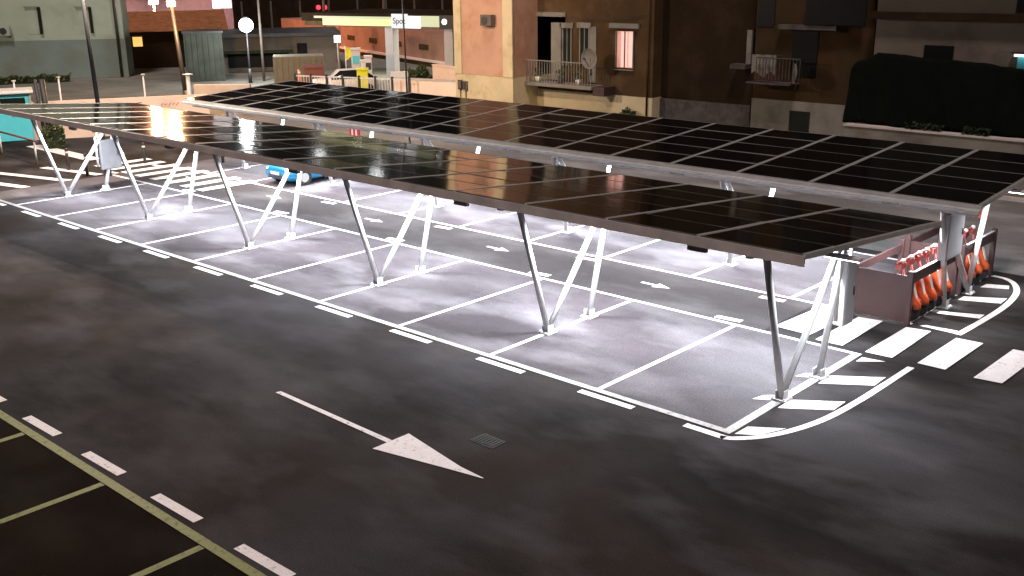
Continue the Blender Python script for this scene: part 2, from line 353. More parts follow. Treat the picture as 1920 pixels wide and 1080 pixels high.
# ------------------------------------------------------------------ solar canopies
X0, X1 = -26.5, 1.0
def canopy(label, yf, zf, yr, zr, mirror, fascia_mat):
    t = thing('solar_canopy', label, 'solar canopy', (0,0,0), 0, 'solar carport canopies')
    fx = (lambda y: 11.12-y) if mirror else (lambda y: y)
    slope = Vector((0, yr-yf, zr-zf)); L = slope.length; e = slope.normalized(); nrm = Vector((1,0,0)).cross(e)
    ang = math.atan2(e.z, e.y)
    pos = lambda x, s, h: Vector((x, yf, zf)) + e*s + nrm*h
    nx, ny = 16, 5; pw = (X1-X0)/nx; ph = L/ny
    bm = NB(); w, h = pw-.066, ph-.007
    bx(bm, -w/2,w/2,-h/2,h/2,-.035,0, 0)
    for f in bm.faces:
        pass
    # aluminium rim proud of the glass
    b = .005
    for q_, (a0,a1,b0,b1) in enumerate(((-w/2-.001,w/2+.001,-h/2-.001,-h/2+b),(-w/2-.001,w/2+.001,h/2-b,h/2+.001),(-w/2-.001,-w/2+.018,-h/2+b,h/2-b),(w/2-.018,w/2+.001,-h/2+b,h/2-b))):
        bx(bm, a0,a1,b0,b1,-.036,.004, 2 if q_ < 2 and not mirror else 1)
    first = None
    for i in range(nx):
        for j in range(ny):
            if first is None: first = obj('solar_panel', bm, ['celldim' if mirror else 'cell','alu','rim'], t); o = first
            else: o = first.copy(); scene.collection.objects.link(o)
            o.location = pos(X0+(i+.5)*pw, (j+.5)*ph, .07)
            o.rotation_euler = (ang+random.gauss(0,.0065), random.gauss(0,.003), 0)
    for i in range(1, nx):                             # seam strips between the columns
        bm = NB(); x = X0+i*pw; beam(bm, pos(x,.0,.060), pos(x,L-.0,.060), .056, .036, up=tuple(nrm)); obj('seam_strip', bm, 'alu', t)
    for i in (0, nx):
        bm = NB(); x = X0+i*pw; s = -1 if i == 0 else 1
        beam(bm, pos(x+s*.012,-.02,.045), pos(x+s*.012,L+.02,.045), .035, .075, up=tuple(nrm)); obj('edge_trim', bm, 'alu', t)
    for s in (.45, 1.7, 3.1, L-.45):                   # purlins along the rows
        bm = NB(); beam(bm, pos(X0+.05,s,.0), pos(X1-.05,s,.0), .06, .065, up=tuple(nrm)); obj('purlin', bm, 'galv', t)
    fh = .10 if mirror else .15
    bm = NB(); beam(bm, pos(X0-.02,-.035,.055-fh/2), pos(X1+.03,-.035,.055-fh/2), .03, fh, up=tuple(nrm)); obj('fascia', bm, fascia_mat, t)
    bm = NB(); beam(bm, pos(X0-.02,L+.035,-.0), pos(X1+.03,L+.035,-.0), .03, .10, up=tuple(nrm)); obj('fascia', bm, fascia_mat, t)
    if mirror:                                         # gutter bolted under the low edge
        bm = NB(); beam(bm, pos(X0-.02,-.105,-.045), pos(X1+.03,-.105,-.045), .10, .065, up=tuple(nrm)); obj('gutter', bm, 'gutter', t)
        bm = NB(); beam(bm, pos(X0+.1,.22,-.14), pos(X1-.1,.22,-.14), .08, .17, up=tuple(nrm)); obj('edge_beam', bm, 'galv', t)
    zat = lambda y: zf + (y-yf)*(zr-zf)/(yr-yf)
    for k in range(6):
        x = -5.0*k + (.12 if mirror else 0.)
        ya, yb = fx(1.66), fx(2.95); t1 = fx(.86); t2 = fx(3.50)
        bm = NB()
        s0 = .25; s1 = L-.25
        beam(bm, pos(x,s0,-.115), pos(x,s1,-.115), .10, .15, up=tuple(nrm)); obj('rafter', bm, 'galv', t, bevel=.006)
        for a, b_, off in (((ya,.06),(t1,zat(t1)-.16),0),((ya,.06),(t2,zat(t2)-.17),0),((yb,.06),(t2,zat(t2)-.17),0)):
            sh = .07 if (b_[0] == t2 and a[0] == yb) else 0
            sg = -1 if mirror else 1
            bm = NB(); tube(bm, (x, a[0], a[1]), (x, b_[0]+sh*sg, b_[1]), .058, n=14)
            obj('strut', bm, 'galv', t)
        for y in (ya, yb):
            bm = NB(); bx(bm, x-.13,x+.13,y-.13,y+.13,.012,.034)
            bx(bm, x-.075,x-.060,y-.08,y+.08,.034,.17); bx(bm, x+.060,x+.075,y-.08,y+.08,.034,.17)
            for sx in (-.1,.1):
                for sy in (-.1,.1): tube(bm, (x+sx,y+sy,.034), (x+sx,y+sy,.06), .014, n=6)
            tube(bm, (x-.085,y,.10), (x+.085,y,.10), .016, n=6)
            obj('foot_plate', bm, 'galv', t)
    # luminaires below the rafters
    spots = []
    for k in range(6):
        xf = -5.0*k + (.12 if mirror else 0)
        for dx, pw_ in ((-.62, 1.0), (.80, 1.1)):
            if k == 5 and dx < 0: continue
            if k == 0 and dx > 0: pw_ = .22  # weak end luminaire, added to brighten the cabinet face and hatching
            spots.append((xf+dx, 1.75 if dx > 0 else 3.15, pw_))
        if k < 5: spots.append((xf-2.5, 3.3, .55))
    for x, yy, pw_ in spots:
        y = fx(yy); z = zat(y)-.22
        bm = NB(); bx(bm, x-.30,x+.30,y-.06,y+.06,z,z+.05); o = obj('luminaire', bm, 'boxm', t)
        bm = NB(); bx(bm, x-.28,x+.28,y-.045,y+.045,z-.012,z-.001); obj('diffuser', bm, 'led', o)
        la = bpy.data.lights.new('luminaire_light', 'AREA'); la.shape = 'RECTANGLE'; la.size = .56; la.size_y = .1; la.spread = math.radians(168)
        la.energy = LED_W*pw_; la.color = LED_COL
        lo = bpy.data.objects.new('luminaire_light', la); scene.collection.objects.link(lo); lo.location = (x, y, z-.03); lo.parent = t
    # small junction boxes under the front edge
    for k in range(5):
        x = -.75-5*k
        bm = NB(); p = pos(x, .06, -.15); bx(bm, x-.16,x+.16,p.y-.04,p.y+.04,p.z-.03,p.z+.05); obj('junction_box', bm, fascia_mat, t)
    return t
canopy('front row solar canopy with black panels mirroring street lamps, brown front edge', .10, 2.86, 5.02, 2.44, False, 'fascia')
canopy('rear row solar canopy with black panels tilted to the viewer, their reflections toned down, grey front gutter', 7.0, 2.40, 11.6, 2.66, True, 'gutter')

# inverter cabinets hung between the struts
def cabinet(label, loc, w=.75, h=1.05, flip=1, body='boxm'):
    t = thing('inverter_cabinet', label, 'electrical cabinet', loc, 0, 'inverter cabinets on the canopy struts')
    bm = NB(); bx(bm, -.09,.09,-w/2,w/2,0,h); o = obj('cabinet_body', bm, body, t, bevel=.015)
    bm = NB(); bx(bm, .091,.100,-w/2+.03,w/2-.03,.03,h-.03); o = obj('door', bm, body, t, bevel=.004)
    bm = NB(); bx(bm, .101,.118,w/2-.12,w/2-.09,h*.45,h*.58); obj('handle', bm, 'dark', o)
    bm = NB()
    yy = -w/2-.10*flip if flip > 0 else w/2+.10
    tube(bm, (0,yy,.12), (0,yy,h+.10), .035); tube(bm, (0,yy,h+.10), (0,yy+.16*flip,h+.16), .035)
    obj('conduit', bm, 'offwhite', t)
    bm = NB(); beam(bm, (-.05,-w/2,h+.02), (-.05,-w/2,h+.25), .05); beam(bm, (-.05,w/2,h+.02), (-.05,w/2,h+.25), .05); obj('bracket', bm, 'galv', t)
    return t
cabinet('grey inverter cabinet with white conduit at the right end of the front canopy', (.03,3.66,.80), .40, 1.15)
cabinet('pale grey inverter cabinet above the scooters at the right end of the rear canopy', (.12,8.15,1.08), .85, .95, -1)
cabinet('grey inverter cabinet at the far left end of the front canopy', (-25.0,3.22,.68), .66, .95, 1, 'boxm_dimmed')

# ------------------------------------------------------------------ scooter racks
def scooter(label):
    t = thing('electric_scooter', label, 'scooter', (0,0,0), 0, 'orange electric scooters parked in the rack')
    # front wheel at x = 0, the deck runs to -x
    bm = NB(); tube(bm, (0,-.035,.15), (0,.035,.15), .15, n=20); w = obj('wheel', bm, 'rubber', t)
    bm = NB(); tube(bm, (0,-.04,.15), (0,.04,.15), .06, n=12); obj('hub', bm, 'dark', w)
    bm = NB(); tube(bm, (-.86,-.035,.13), (-.86,.035,.13), .13, n=20); w = obj('wheel', bm, 'rubber', t)
    bm = NB(); tube(bm, (-.86,-.04,.13), (-.86,.04,.13), .05, n=12); obj('hub', bm, 'dark', w)
    bm = NB(); bx(bm, -.74,-.20,-.09,.09,.16,.22); obj('deck', bm, 'dark', t, bevel=.02)
    bm = NB()                                       # leg shield and mudguard, one moulded piece
    prof = [(.14,.26,.08),(.13,.36,.10),(.07,.43,.135),(.02,.52,.155),(-.03,.65,.16),(-.09,.78,.145),(-.13,.86,.10)]
    prev = None
    for x, z, hw in prof:
        cur = [bm.verts.new(p) for p in ((x-.05,-hw,z),(x+.02,-hw*.6,z+.005),(x+.03,0,z+.01),(x+.02,hw*.6,z+.005),(x-.05,hw,z),(x-.09,hw*.7,z-.01),(x-.09,-hw*.7,z-.01))]
        if prev:
            for j in range(7):
                f = bm.faces.new((prev[j],prev[(j+1)%7],cur[(j+1)%7],cur[j])); f.smooth = True
        else: bm.faces.new(cur)
        prev = cur
    bm.faces.new(prev); sh = obj('leg_shield', bm, 'orange', t)
    bm = NB(); beam(bm, (.075,0,.46), (-.015,0,.76), .09, .012, up=(1,0,.3)); obj('white_stripe', bm, 'offwhite', sh)  # white strip painted on as the highlight of the shield
    bm = NB(); tube(bm, (-.06,0,.40), (-.30,0,1.13), .026, n=10); tube(bm, (0,-.05,.15), (-.06,-.03,.42), .016, n=6); tube(bm, (0,.05,.15), (-.06,.03,.42), .016, n=6); obj('stem', bm, 'pink', t)
    bm = NB(); tube(bm, (-.30,-.19,1.16), (-.30,.19,1.16), .026, n=8); bx(bm, -.36,-.24,-.12,.12,1.02,1.13); hb = obj('handlebar', bm, 'pink', t)
    for sy in (-1,1): bm = NB(); tube(bm, (-.30,sy*.10,1.14), (-.33,sy*.17,1.14), .028, n=8); obj('grip', bm, 'offwhite' if sy > 0 else 'dark', hb)
    bm = NB(); ball(bm, (-.27,0,1.17), .05); obj('headlight', bm, 'offwhite', t)
    bm = NB(); beam(bm, (-.98,0,.24), (-.80,0,.30), .10, .02); obj('mudguard', bm, 'orange', t)
    return t
ORD = ['nearest the brown end board', 'second from the brown end board', 'third from the brown end board', 'fourth from the brown end board', 'fifth from the brown end board']
FORD = ['nearest the viewer', 'second from the viewer', 'third from the viewer', 'last before the far posts']
sc0 = scooter('')
pts = [(-.03, 6.88+.40*k, 'orange scooter in the front rack, '+ORD[k]) for k in range(5)] + [(-.02, 9.36+.42*k, 'orange scooter in the far rack behind the strut, '+FORD[k]) for k in range(4)]
for i, (x, y, lab) in enumerate(pts):
    if i == 0: sc0.location = (x,y,.012); sc0['label'] = lab
    else: dup(sc0, (x,y,.012), 0, lab)
def bay(label, y0, y1, x0=-1.15, x1=.02, sign=True):
    t = thing('scooter_rack', label, 'scooter rack', (0,0,0), 0, 'scooter racks')
    bm = NB(); bx(bm, x0+.05,x1-.05,y0-.02,y0+.02,.05,1.0); obj('end_board', bm, 'brown', t, bevel=.004)
    for x, y, h in ((x0,y0,1.14),(x1,y0,1.10),(x0,y1,1.10),(x1,y1,1.10)):
        bm = NB(); bx(bm, x-.05,x+.05,y-.05,y+.05,.012,h); obj('post', bm, 'brown', t, bevel=.006)
    bm = NB(); bx(bm, x1-.02,x1+.02,y0+.05,y1-.05,.84,1.05); obj('side_rail', bm, 'brown', t)
    bm = NB(); bx(bm, x1-.022,x1+.024,y0+.05,y1-.05,1.052,1.07); obj('rail_cap', bm, 'galv', t)
    bm = NB(); bx(bm, x0-.02,x0+.02,y0+.05,y1-.05,.84,1.0); obj('side_rail', bm, 'brown', t)
    return t
bay('front scooter rack with brown end board and side rail beside the zebra crossing', 6.56, 8.9)
bay('far scooter rack with brown posts at the far end of the rear canopy', 9.25, 11.1)
t = thing('bay_sign', 'small orange sign on a post above the far scooter rack', 'sign', (-.25, 10.9, 0))
bm = NB(); tube(bm, (0,0,0), (0,0,1.75), .025); obj('post', bm, 'brown', t)
bm = NB(); bx(bm, -.16,.16,-.04,-.02,1.35,1.75); obj('sign_plate', bm, 'orange', t)

# ------------------------------------------------------------------ blue car in the rear row
def car():
    t = thing('parked_car', 'blue hatchback parked nose out below the rear canopy', 'car', (-21.33, 7.0, 0)); t.scale = (.88,.88,.86)
    # sections along y: (y, half width, z bottom, z belt, z roof, half roof width)
    S = [(.0,.55,.32,.55,.58,.50),(.06,.72,.24,.64,.68,.62),(.35,.82,.20,.78,.82,.66),(.95,.85,.20,.86,.93,.66),(1.25,.85,.20,.89,1.12,.60),(1.75,.85,.20,.90,1.38,.56),(2.4,.85,.20,.91,1.44,.57),(3.1,.85,.20,.91,1.40,.55),(3.55,.83,.22,.90,1.15,.57),(3.75,.78,.28,.84,.90,.60),(3.8,.70,.36,.70,.74,.55)]
    bm = NB(); R = []
    for (y,w,zb,zl,zt,rw) in S:
        p = [(-w*.9,zb),(-w,zb+.12),(-w,(zb+zl)/2),(-w*.97,zl),(-rw,zt-.03),(-rw*.6,zt),(0,zt+.01),(rw*.6,zt),(rw,zt-.03),(w*.97,zl),(w,(zb+zl)/2),(w,zb+.12),(w*.9,zb)]
        R.append([bm.verts.new((a,y,b)) for a,b in p])
    for i in range(len(R)-1):
        for j in range(12):
            f = bm.faces.new((R[i][j],R[i][j+1],R[i+1][j+1],R[i+1][j])); f.smooth = True
            if j in (3,8) and 4 <= i <= 7: f.material_index = 1
            if 4 <= j <= 7 and i in (3,4,7): f.material_index = 1
        bm.faces.new((R[i][0],R[i+1][0],R[i+1][12],R[i][12]))
    bm.faces.new(R[0]); bm.faces.new(R[-1])
    obj('body', bm, ['bluecar','glass'], t)
    for sx in (-1,1):
        for y in (.68,3.05):
            bm = NB(); tube(bm, (sx*.66,y,.31), (sx*.865,y,.31), .31, n=22); w = obj('wheel', bm, 'rubber', t)
            bm = NB(); tube(bm, (sx*.80,y,.31), (sx*.872,y,.31), .18, n=14); obj('rim', bm, 'alu', w)
        bm = NB(); ball(bm, (sx*.58,.14,.60), .13, sz=.6); obj('headlight', bm, 'offwhite', t)
        bm = NB(); bx(bm, sx*.80-.1,sx*.80+.1,1.3,1.42,.90,1.02); obj('mirror', bm, 'bluecar', t, bevel=.02)
    bm = NB(); bx(bm, -.42,.42,-.03,.06,.30,.42); obj('grille', bm, 'dark', t, bevel=.01)
    bm = NB(); bx(bm, -.26,.26,-.045,-.035,.43,.54); obj('number_plate', bm, 'offwhite', t)
car()
# red and white barrier seen in the gap between the canopies
b0 = onY(666, 268, 13.2)
t = thing('barrier_board', 'small red and white barrier board seen in the gap between the two canopies', 'barrier', (b0.x, 13.2, 0))
bm = NB(); bx(bm, -.30,.30,-.02,.02,.35,1.05); obj('board', bm, 'red', t)
for s in (-1, 1):
    bm = NB(); bx(bm, s*.12-.05,s*.12+.05,-.026,-.022,.40,1.0); obj('white_stripe', bm, 'offwhite', t)
    bm = NB(); bx(bm, s*.25-.02,s*.25+.02,-.02,.02,0,.35); bx(bm, s*.25-.03,s*.25+.03,-.2,.2,0,.04); obj('leg', bm, 'offwhite', t)

# ------------------------------------------------------------------ bollards and railing, far left
bl = thing('bollard', '', 'bollard', (0,0,0), 0, 'dark bollards beside the left zebra crossing')
bm = NB(); tube(bm, (0,0,0), (0,0,.72), .055, .05); obj('post', bm, 'dark', bl)
bm = NB(); tube(bm, (0,0,.60), (0,0,.67), .058, .056); obj('reflective_band', bm, 'stucco', bl)
bm = NB(); ball(bm, (0,0,.74), .06); obj('cap', bm, 'dark', bl)
BL = [((-29.54,3.87),'dark bollard with pale band, nearest the white railing'),((-27.98,3.80),'dark bollard with pale band between the railing and the left cabinet'),
      ((-28.57,6.32),'dark bollard with pale band standing on the left zebra crossing'),((-26.5,8.3),'dark bollard with pale band beyond the left zebra crossing')]
for i, ((x, y), lab) in enumerate(BL):
    if i == 0: bl.location = (x,y,0); bl['label'] = lab
    else: dup(bl, (x,y,0), 0, lab)
t = thing('hand_railing', 'low railing with rust red top bar on thin white posts by the blue kiosk', 'railing', (0,0,0))
A, B = Vector((-31.8,3.74,0)), Vector((-35.32,3.92,0)); C2 = B+(B-A)
bm = NB(); tube(bm, A+Vector((.3,-.02,.86)), C2+Vector((0,0,.86)), .035); obj('top_bar', bm, 'rust', t)
for p in (A, B, C2):
    bm = NB(); tube(bm, p, p+Vector((0,0,.84)), .035); obj('post', bm, 'offwhite', t)

# ------------------------------------------------------------------ things around the street, left
def lookyaw(p): return math.atan2(p.y-CAM.y, p.x-CAM.x) - math.pi/2
def kiosk():
    p = pd(33, 262, 49.5); t = thing('kiosk', 'bright cyan kiosk with thin white roof left of the car park', 'kiosk', (p.x,p.y,0), lookyaw(p))
    bm = NB(); bx(bm, -.68,.68,-.5,.7,.02,2.0); obj('cabin', bm, 'teal', t, bevel=.03)
    bm = NB(); bx(bm, -.45,.50,-.53,-.505,1.55,1.82); obj('window', bm, 'shutter', t)
    bm = NB(); bx(bm, -.85,.85,-.75,.85,2.0,2.12); obj('roof', bm, 'offwhite', t, bevel=.03)
    bm = NB(); bx(bm, -.74,-.66,-.56,-.5,.02,2.0); obj('corner_post', bm, 'concrete', t)
    bm = NB(); bx(bm, .66,.74,-.56,-.5,.02,2.0); obj('corner_post', bm, 'concrete', t)
kiosk()
def wall_between(name, label, a, b, h, th, m, cap=None, cat='wall', z0=0):
    a, b = Vector(a), Vector(b); d = b-a; L = d.length; ang = math.atan2(d.y, d.x)
    t = thing(name, label, cat, (a.x,a.y,z0), ang)
    bm = NB(); bx(bm, 0,L,-th/2,th/2,0,h); obj('wall_body', bm, m, t)
    if cap: bm = NB(); bx(bm, -.02,L+.02,-th/2-.03,th/2+.03,h,h+.06); obj('coping', bm, cap, t)
    return t, L
def xy(px, py, D): p = pd(px, py, D); return (p.x, p.y)
t, L = wall_between('boundary_wall', 'bright peach stucco boundary wall behind the left end of the canopies', xy(-60,200,49.5), xy(392,200,49.0), pd(200,184,49.2).z, .22, 'stucco')
bm = NB(); HW = pd(200,184,49.2).z
for k, (s0, z0, s1, z1) in enumerate([(0,.0,.15,.09),(.15,.09,.22,-.03),(.3,.05,.5,.02),(.5,.02,.58,.10),(.62,.0,.75,.05),(.75,.05,.95,.08)]):
    beam(bm, (.56*L+s0*1.5,-.115,HW-.32+z0*1.3), (.56*L+s1*1.5,-.115,HW-.32+z1*1.3), .012, .03)
obj('scrawled_tag', bm, 'bark', t)
bm = NB()
for k in range(5): beam(bm, (.79*L+.16*k,-.115,HW-.42+.05*(k%2)), (.79*L+.1+.16*k,-.115,HW-.28-.04*(k%2)), .012, .03)
obj('scrawled_tag', bm, 'pink', t)
PL = [(33,152,'thin pale fence post behind the blue kiosk'),(117,145,'thin pale fence post right of the two dark posts'),(275,140,'thin pale fence post near the corner of the dark shed'),(358,140,'thicker pale post beside the street lamp pole')]
for px, pyt, lab in PL:
    b = pd(px, 205, 50.3); top = pd(px, pyt, 50.3)
    t = thing('fence_post', lab, 'post', (b.x,b.y,0), 0, 'pale fence posts along the peach wall')
    r = .045 if px != 358 else .11
    bm = NB(); tube(bm, (0,0,0), (0,0,top.z), r, r*.8); obj('shaft', bm, 'offwhite', t)
    bm = NB(); bx(bm, -r*1.5,r*1.5,-r*1.5,r*1.5,top.z,top.z+.04); obj('cap', bm, 'offwhite', t)
b = pd(84, 205, 48.6); t = thing('sign_legs', 'pair of dark leaning steel posts in front of the peach wall', 'post', (b.x,b.y,0), lookyaw(b))
H = pd(84, 148, 48.6).z
for dx, lean in ((-.13,-.10),(.07,-.04)):
    bm = NB(); tube(bm, (dx,0,0), (dx+lean,0,H), .12 if dx > 0 else .075); obj('leg', bm, 'dark', t)
bm = NB(); beam(bm, (-.2,0,.9), (.1,0,.9), .05); obj('crossbar', bm, 'dark', t)

# street lamps and poles
def lamp_post(label, px, pyf, pyt, D, emat, w=60, col=(1,.5,.18), r=.07, head=True, lean=0, globe=.0, m='galv', size=.45):
    f = pd(px, pyf, D); hh = pd(px, pyt, D).z
    t = thing('street_lamp', label, 'street lamp', (f.x,f.y,0), lookyaw(f))
    bm = NB(); tube(bm, (0,0,0), (lean,0,hh), r*1.3, r*.8); tube(bm, (0,0,0), (0,0,.9), r*2, r*2); obj('pole', bm, m, t)
    if globe:
        bm = NB(); ball(bm, (lean,-.0,hh), globe, sz=.95); obj('globe', bm, emat, t)
        bm = NB(); tube(bm, (lean,0,hh+globe*.9), (lean,0,hh+globe*1.15), globe*.5, globe*.2); obj('cap', bm, 'dark', t)
    elif head:
        bm = NB(); bx(bm, lean-.5*size,lean+.5*size,-.35,.25,hh,hh+.14); h = obj('head', bm, 'galv', t, bevel=.03)
        bm = NB(); bx(bm, lean-.45*size,lean+.45*size,-.37,.22,hh-.14,hh-.002); obj('lens', bm, emat, h, bevel=.02)
    if w:
        la = bpy.data.lights.new('street_lamp_light', 'POINT'); la.energy = w; la.color = col; la.shadow_soft_size = .32
        lo = bpy.data.objects.new('street_lamp_light', la); scene.collection.objects.link(lo); lo.parent = t; lo.location = (lean, -1.7, hh-.1)
    return t
lamp_post('street lamp with orange glowing head on the tall grey pole behind the peach wall', 352, 192, 6, 58, 'e_orange', 3000, (1,.55,.25), r=.11, lean=-.33, m='dark')
lamp_post('farther orange street lamp above the dark shed roof', 300, 120, 4, 96, 'e_orange', 12000, (1,.42,.20), r=.09, size=.8)
lamp_post('low street lamp with a round white globe in front of the grey building', 470, 155, 47, 70, 'e_white', 1500, (.9,.96,1), r=.06, globe=.46, m='dark')
def tall_lamp(label, px, pyf, D, H, lean, aim, w, col, size, r=.085):
    f = pd(px, pyf, D)
    t = thing('street_lamp', label, 'street lamp', (f.x,f.y,0))
    bm = NB(); tube(bm, (0,0,0), (lean,-.1,H), r, r*.65); tube(bm, (0,0,0), (0,0,.8), r*1.4, r*1.4); obj('pole', bm, 'dark', t)
    bm = NB(); bx(bm, lean-.15,lean+.15,-.5,.2,H,H+.12); h = obj('head', bm, 'galv', t, bevel=.02)
    bm = NB(); bx(bm, lean-.12,lean+.12,-.48,.12,H-.03,H-.002); obj('lens', bm, 'e_white', h)
    la = bpy.data.lights.new('street_lamp_light', 'SPOT'); la.energy = w; la.color = col; la.spot_size = size; la.spot_blend = 1; la.shadow_soft_size = .12
    lo = bpy.data.objects.new('street_lamp_light', la); scene.collection.objects.link(lo); lo.parent = t; lo.location = (lean,-.2,H-.12)
    d = Vector(aim)-Vector((f.x+lean, f.y-.2, H)); lo.rotation_euler = d.to_track_quat('-Z','Y').to_euler()
    return t
tall_lamp('tall thin street lamp pole rising past the left end of the front canopy', 200, 300, 38.9, 8.5, -.24, (-21,-4,0), 6500, (1,.84,.70), math.radians(130))
lp = bpy.data.lights.new('street_lamp_light', 'POINT'); lp.energy = 6500; lp.color = (1,.82,.66); lp.shadow_soft_size = .15
lo = bpy.data.objects.new('street_lamp_light', lp); scene.collection.objects.link(lo); lo.location = tuple(pd(190,0,38.9).xy)+(8.3,)
tall_lamp('very thin dark lamp pole in front of the filling station sign', 766, 200, 38.5, 8.2, -.04, (-28.5,21,2.0), 4600, (1,.74,.48), math.radians(105), .036)
for px, D, lab in ((610, 95, 'left one of the two tall floodlight masts behind the filling station roof'), (722, 90, 'right one of the two tall floodlight masts behind the filling station roof')):
    f = pd(px, 60, D); t = thing('floodlight_mast', lab, 'floodlight', (f.x,f.y,0), lookyaw(f), 'floodlight masts behind the filling station')
    bm = NB(); tube(bm, (0,0,0), (0,0,9.6), .14, .10); obj('pole', bm, 'greywall', t)
    bm = NB(); bx(bm, -.55,.55,-.2,.2,9.6,10.2); h = obj('head', bm, 'dark', t)
    bm = NB(); bx(bm, -.50,.50,-.23,-.205,9.65,10.15); obj('lens', bm, 'e_white', h)
    la = bpy.data.lights.new('floodlight_light', 'AREA'); la.shape = 'RECTANGLE'; la.size = 1.0; la.size_y = .5; la.energy = 1500; la.color = (.92,.97,1)
    lo = bpy.data.objects.new('floodlight_light', la); scene.collection.objects.link(lo); lo.parent = t; lo.location = (0,-.26,9.9); lo.rotation_euler = (math.radians(80),0,0)
# bright floodlit sign box at the upper edge
p1 = pd(416, 7, 92)
t = thing('lit_sign', 'blank bright white lit sign box at the upper edge left of the globe lamp', 'sign', (p1.x,p1.y,0), lookyaw(p1))
bm = NB(); bx(bm, -.75,.75,-.15,.1,p1.z-.35,p1.z+.6); obj('light_box', bm, 'e_sign', t)
bm = NB(); tube(bm, (0,0,0), (0,0,p1.z-.35), .09); obj('pole', bm, 'dark', t)
# planter hedge under the front canopy edge
def leafy(name, bm, n, half, h0, h1, size, seed=1, shape=None):
    rnd = random.Random(seed)
    for _ in range(n):
        x = rnd.uniform(-half[0], half[0]); y = rnd.uniform(-half[1], half[1])
        top = h1*(.86+.2*math.sin(x*2.1+seed)*math.cos(x*5.3+y)) if shape is None else shape(x, y)
        z = h0 + (top-h0)*rnd.random()**.6
        n1 = Vector((rnd.gauss(0,1),rnd.gauss(0,1),rnd.gauss(0,1)+.4)).normalized(); a = n1.orthogonal().normalized()*size*rnd.uniform(.6,1.4); b_ = n1.cross(a)*.6
        c = Vector((x,y,z)); bm.faces.new([bm.verts.new(c+v) for v in (a,b_,-a,-b_)])
def hedge(label, px0, px1, pyt, D, h0=.3, size=.09, n=900, dep=.5, m='leaf', cat='hedge', seed=1):
    a, b = pd(px0, 200, D), pd(px1, 200, D); h1 = pd((px0+px1)/2, pyt, D).z; c = (a+b)/2; half = Vector((b.x-a.x, b.y-a.y)).length/2
    t = thing('hedge', label, cat, (c.x,c.y,0), math.atan2(b.y-a.y, b.x-a.x))
    bm = NB(); leafy('f', bm, n, (half, dep), h0, h1, size, seed); obj('foliage', bm, m, t)
    bm = NB(); bx(bm, -half*.95,half*.95,-dep*.8,dep*.8,.0,h1*.72); obj('core', bm, 'leafdark', t)
hedge('low yellowish green hedge in front of the kiosk side, under the front canopy edge', 72, 114, 232, 46.5, h0=.05, size=.06, n=700, dep=.4)
hedge('green hedge on top of the wall right of the filling station column', 768, 816, 124, 58, h0=.9, n=900)

# ------------------------------------------------------------------ pale green building, far left
def facade_building(name, label, a, b, depth, parts, roof=None):
    pass
A0 = Vector((*xy(-95,158,80), 0)); B0 = Vector((*xy(241,143,77.5), 0))
d = (B0-A0); LG = d.length; angG = math.atan2(d.y, d.x)
tg = thing('apartment_house', 'pale green plaster house with blue grey base at the upper left corner', 'house', tuple(A0), angG)
def onG(px, py):                                       # pixel -> (along, height) on that facade
    r = ray(px, py); n = Vector((-d.y, d.x, 0)); tt = (A0-CAM).dot(n)/r.dot(n); p = CAM+r*tt
    return (p-A0).dot(d.normalized()), p.z
s0, zb = onG(60, 76)
bm = NB(); bx(bm, 0,LG,0,2.6,zb,9.5); obj('wall', bm, 'wallgreen', tg)
bm = NB(); bx(bm, -.05,LG+.05,-.06,2.65,0,zb); obj('base', bm, 'wallbase', tg)
for (x0,y0,x1,y1) in ((48,15,77,64),(144,15,172,62),(-48,15,-20,66)):
    sa, za = onG(x0, y0); sb, zc = onG(x1, y1)
    bm = NB(); bx(bm, sa,sb,-.02,.02,zc,za); w = obj('window', bm, 'wallgreen', tg)
    bm = NB(); bx(bm, sb-.03,sb+.16,-.12,-.021,zc,za+.05); obj('shutter', bm, 'shutter', w)
    bm = NB(); bx(bm, sa-.1,sb+.1,-.1,-.021,za,za+.1); obj('lintel', bm, 'wallbase', w)
sa, _ = onG(220, 60)
bm = NB(); tube(bm, (sa,-.12,0), (sa,-.12,9.4), .10); obj('drainpipe', bm, 'dark', tg)
sa, za = onG(7, 58)
t = thing('air_conditioner', 'small wall mounted air conditioner with dark fan on the pale green house', 'air conditioner', tuple(A0 + d.normalized()*sa), angG)
bm = NB(); bx(bm, -.45,.45,-.4,-.07,za-.3,za+.3); obj('casing', bm, 'wallgreen', t)
bm = NB(); tube(bm, (.05,-.43,za), (.05,-.40,za), .22, n=18); obj('fan', bm, 'dark', t)
bm = NB(); bx(bm, -.45,-.38,-.4,-.07,za-.42,za-.31); bx(bm, .38,.45,-.4,-.07,za-.42,za-.31); obj('bracket', bm, 'dark', t)
hedge('thin strip of weeds at the foot of the pale green house', 0, 140, 140, 76, h0=0, size=.12, n=500, dep=.25, m='leaf', cat='weeds', seed=4)

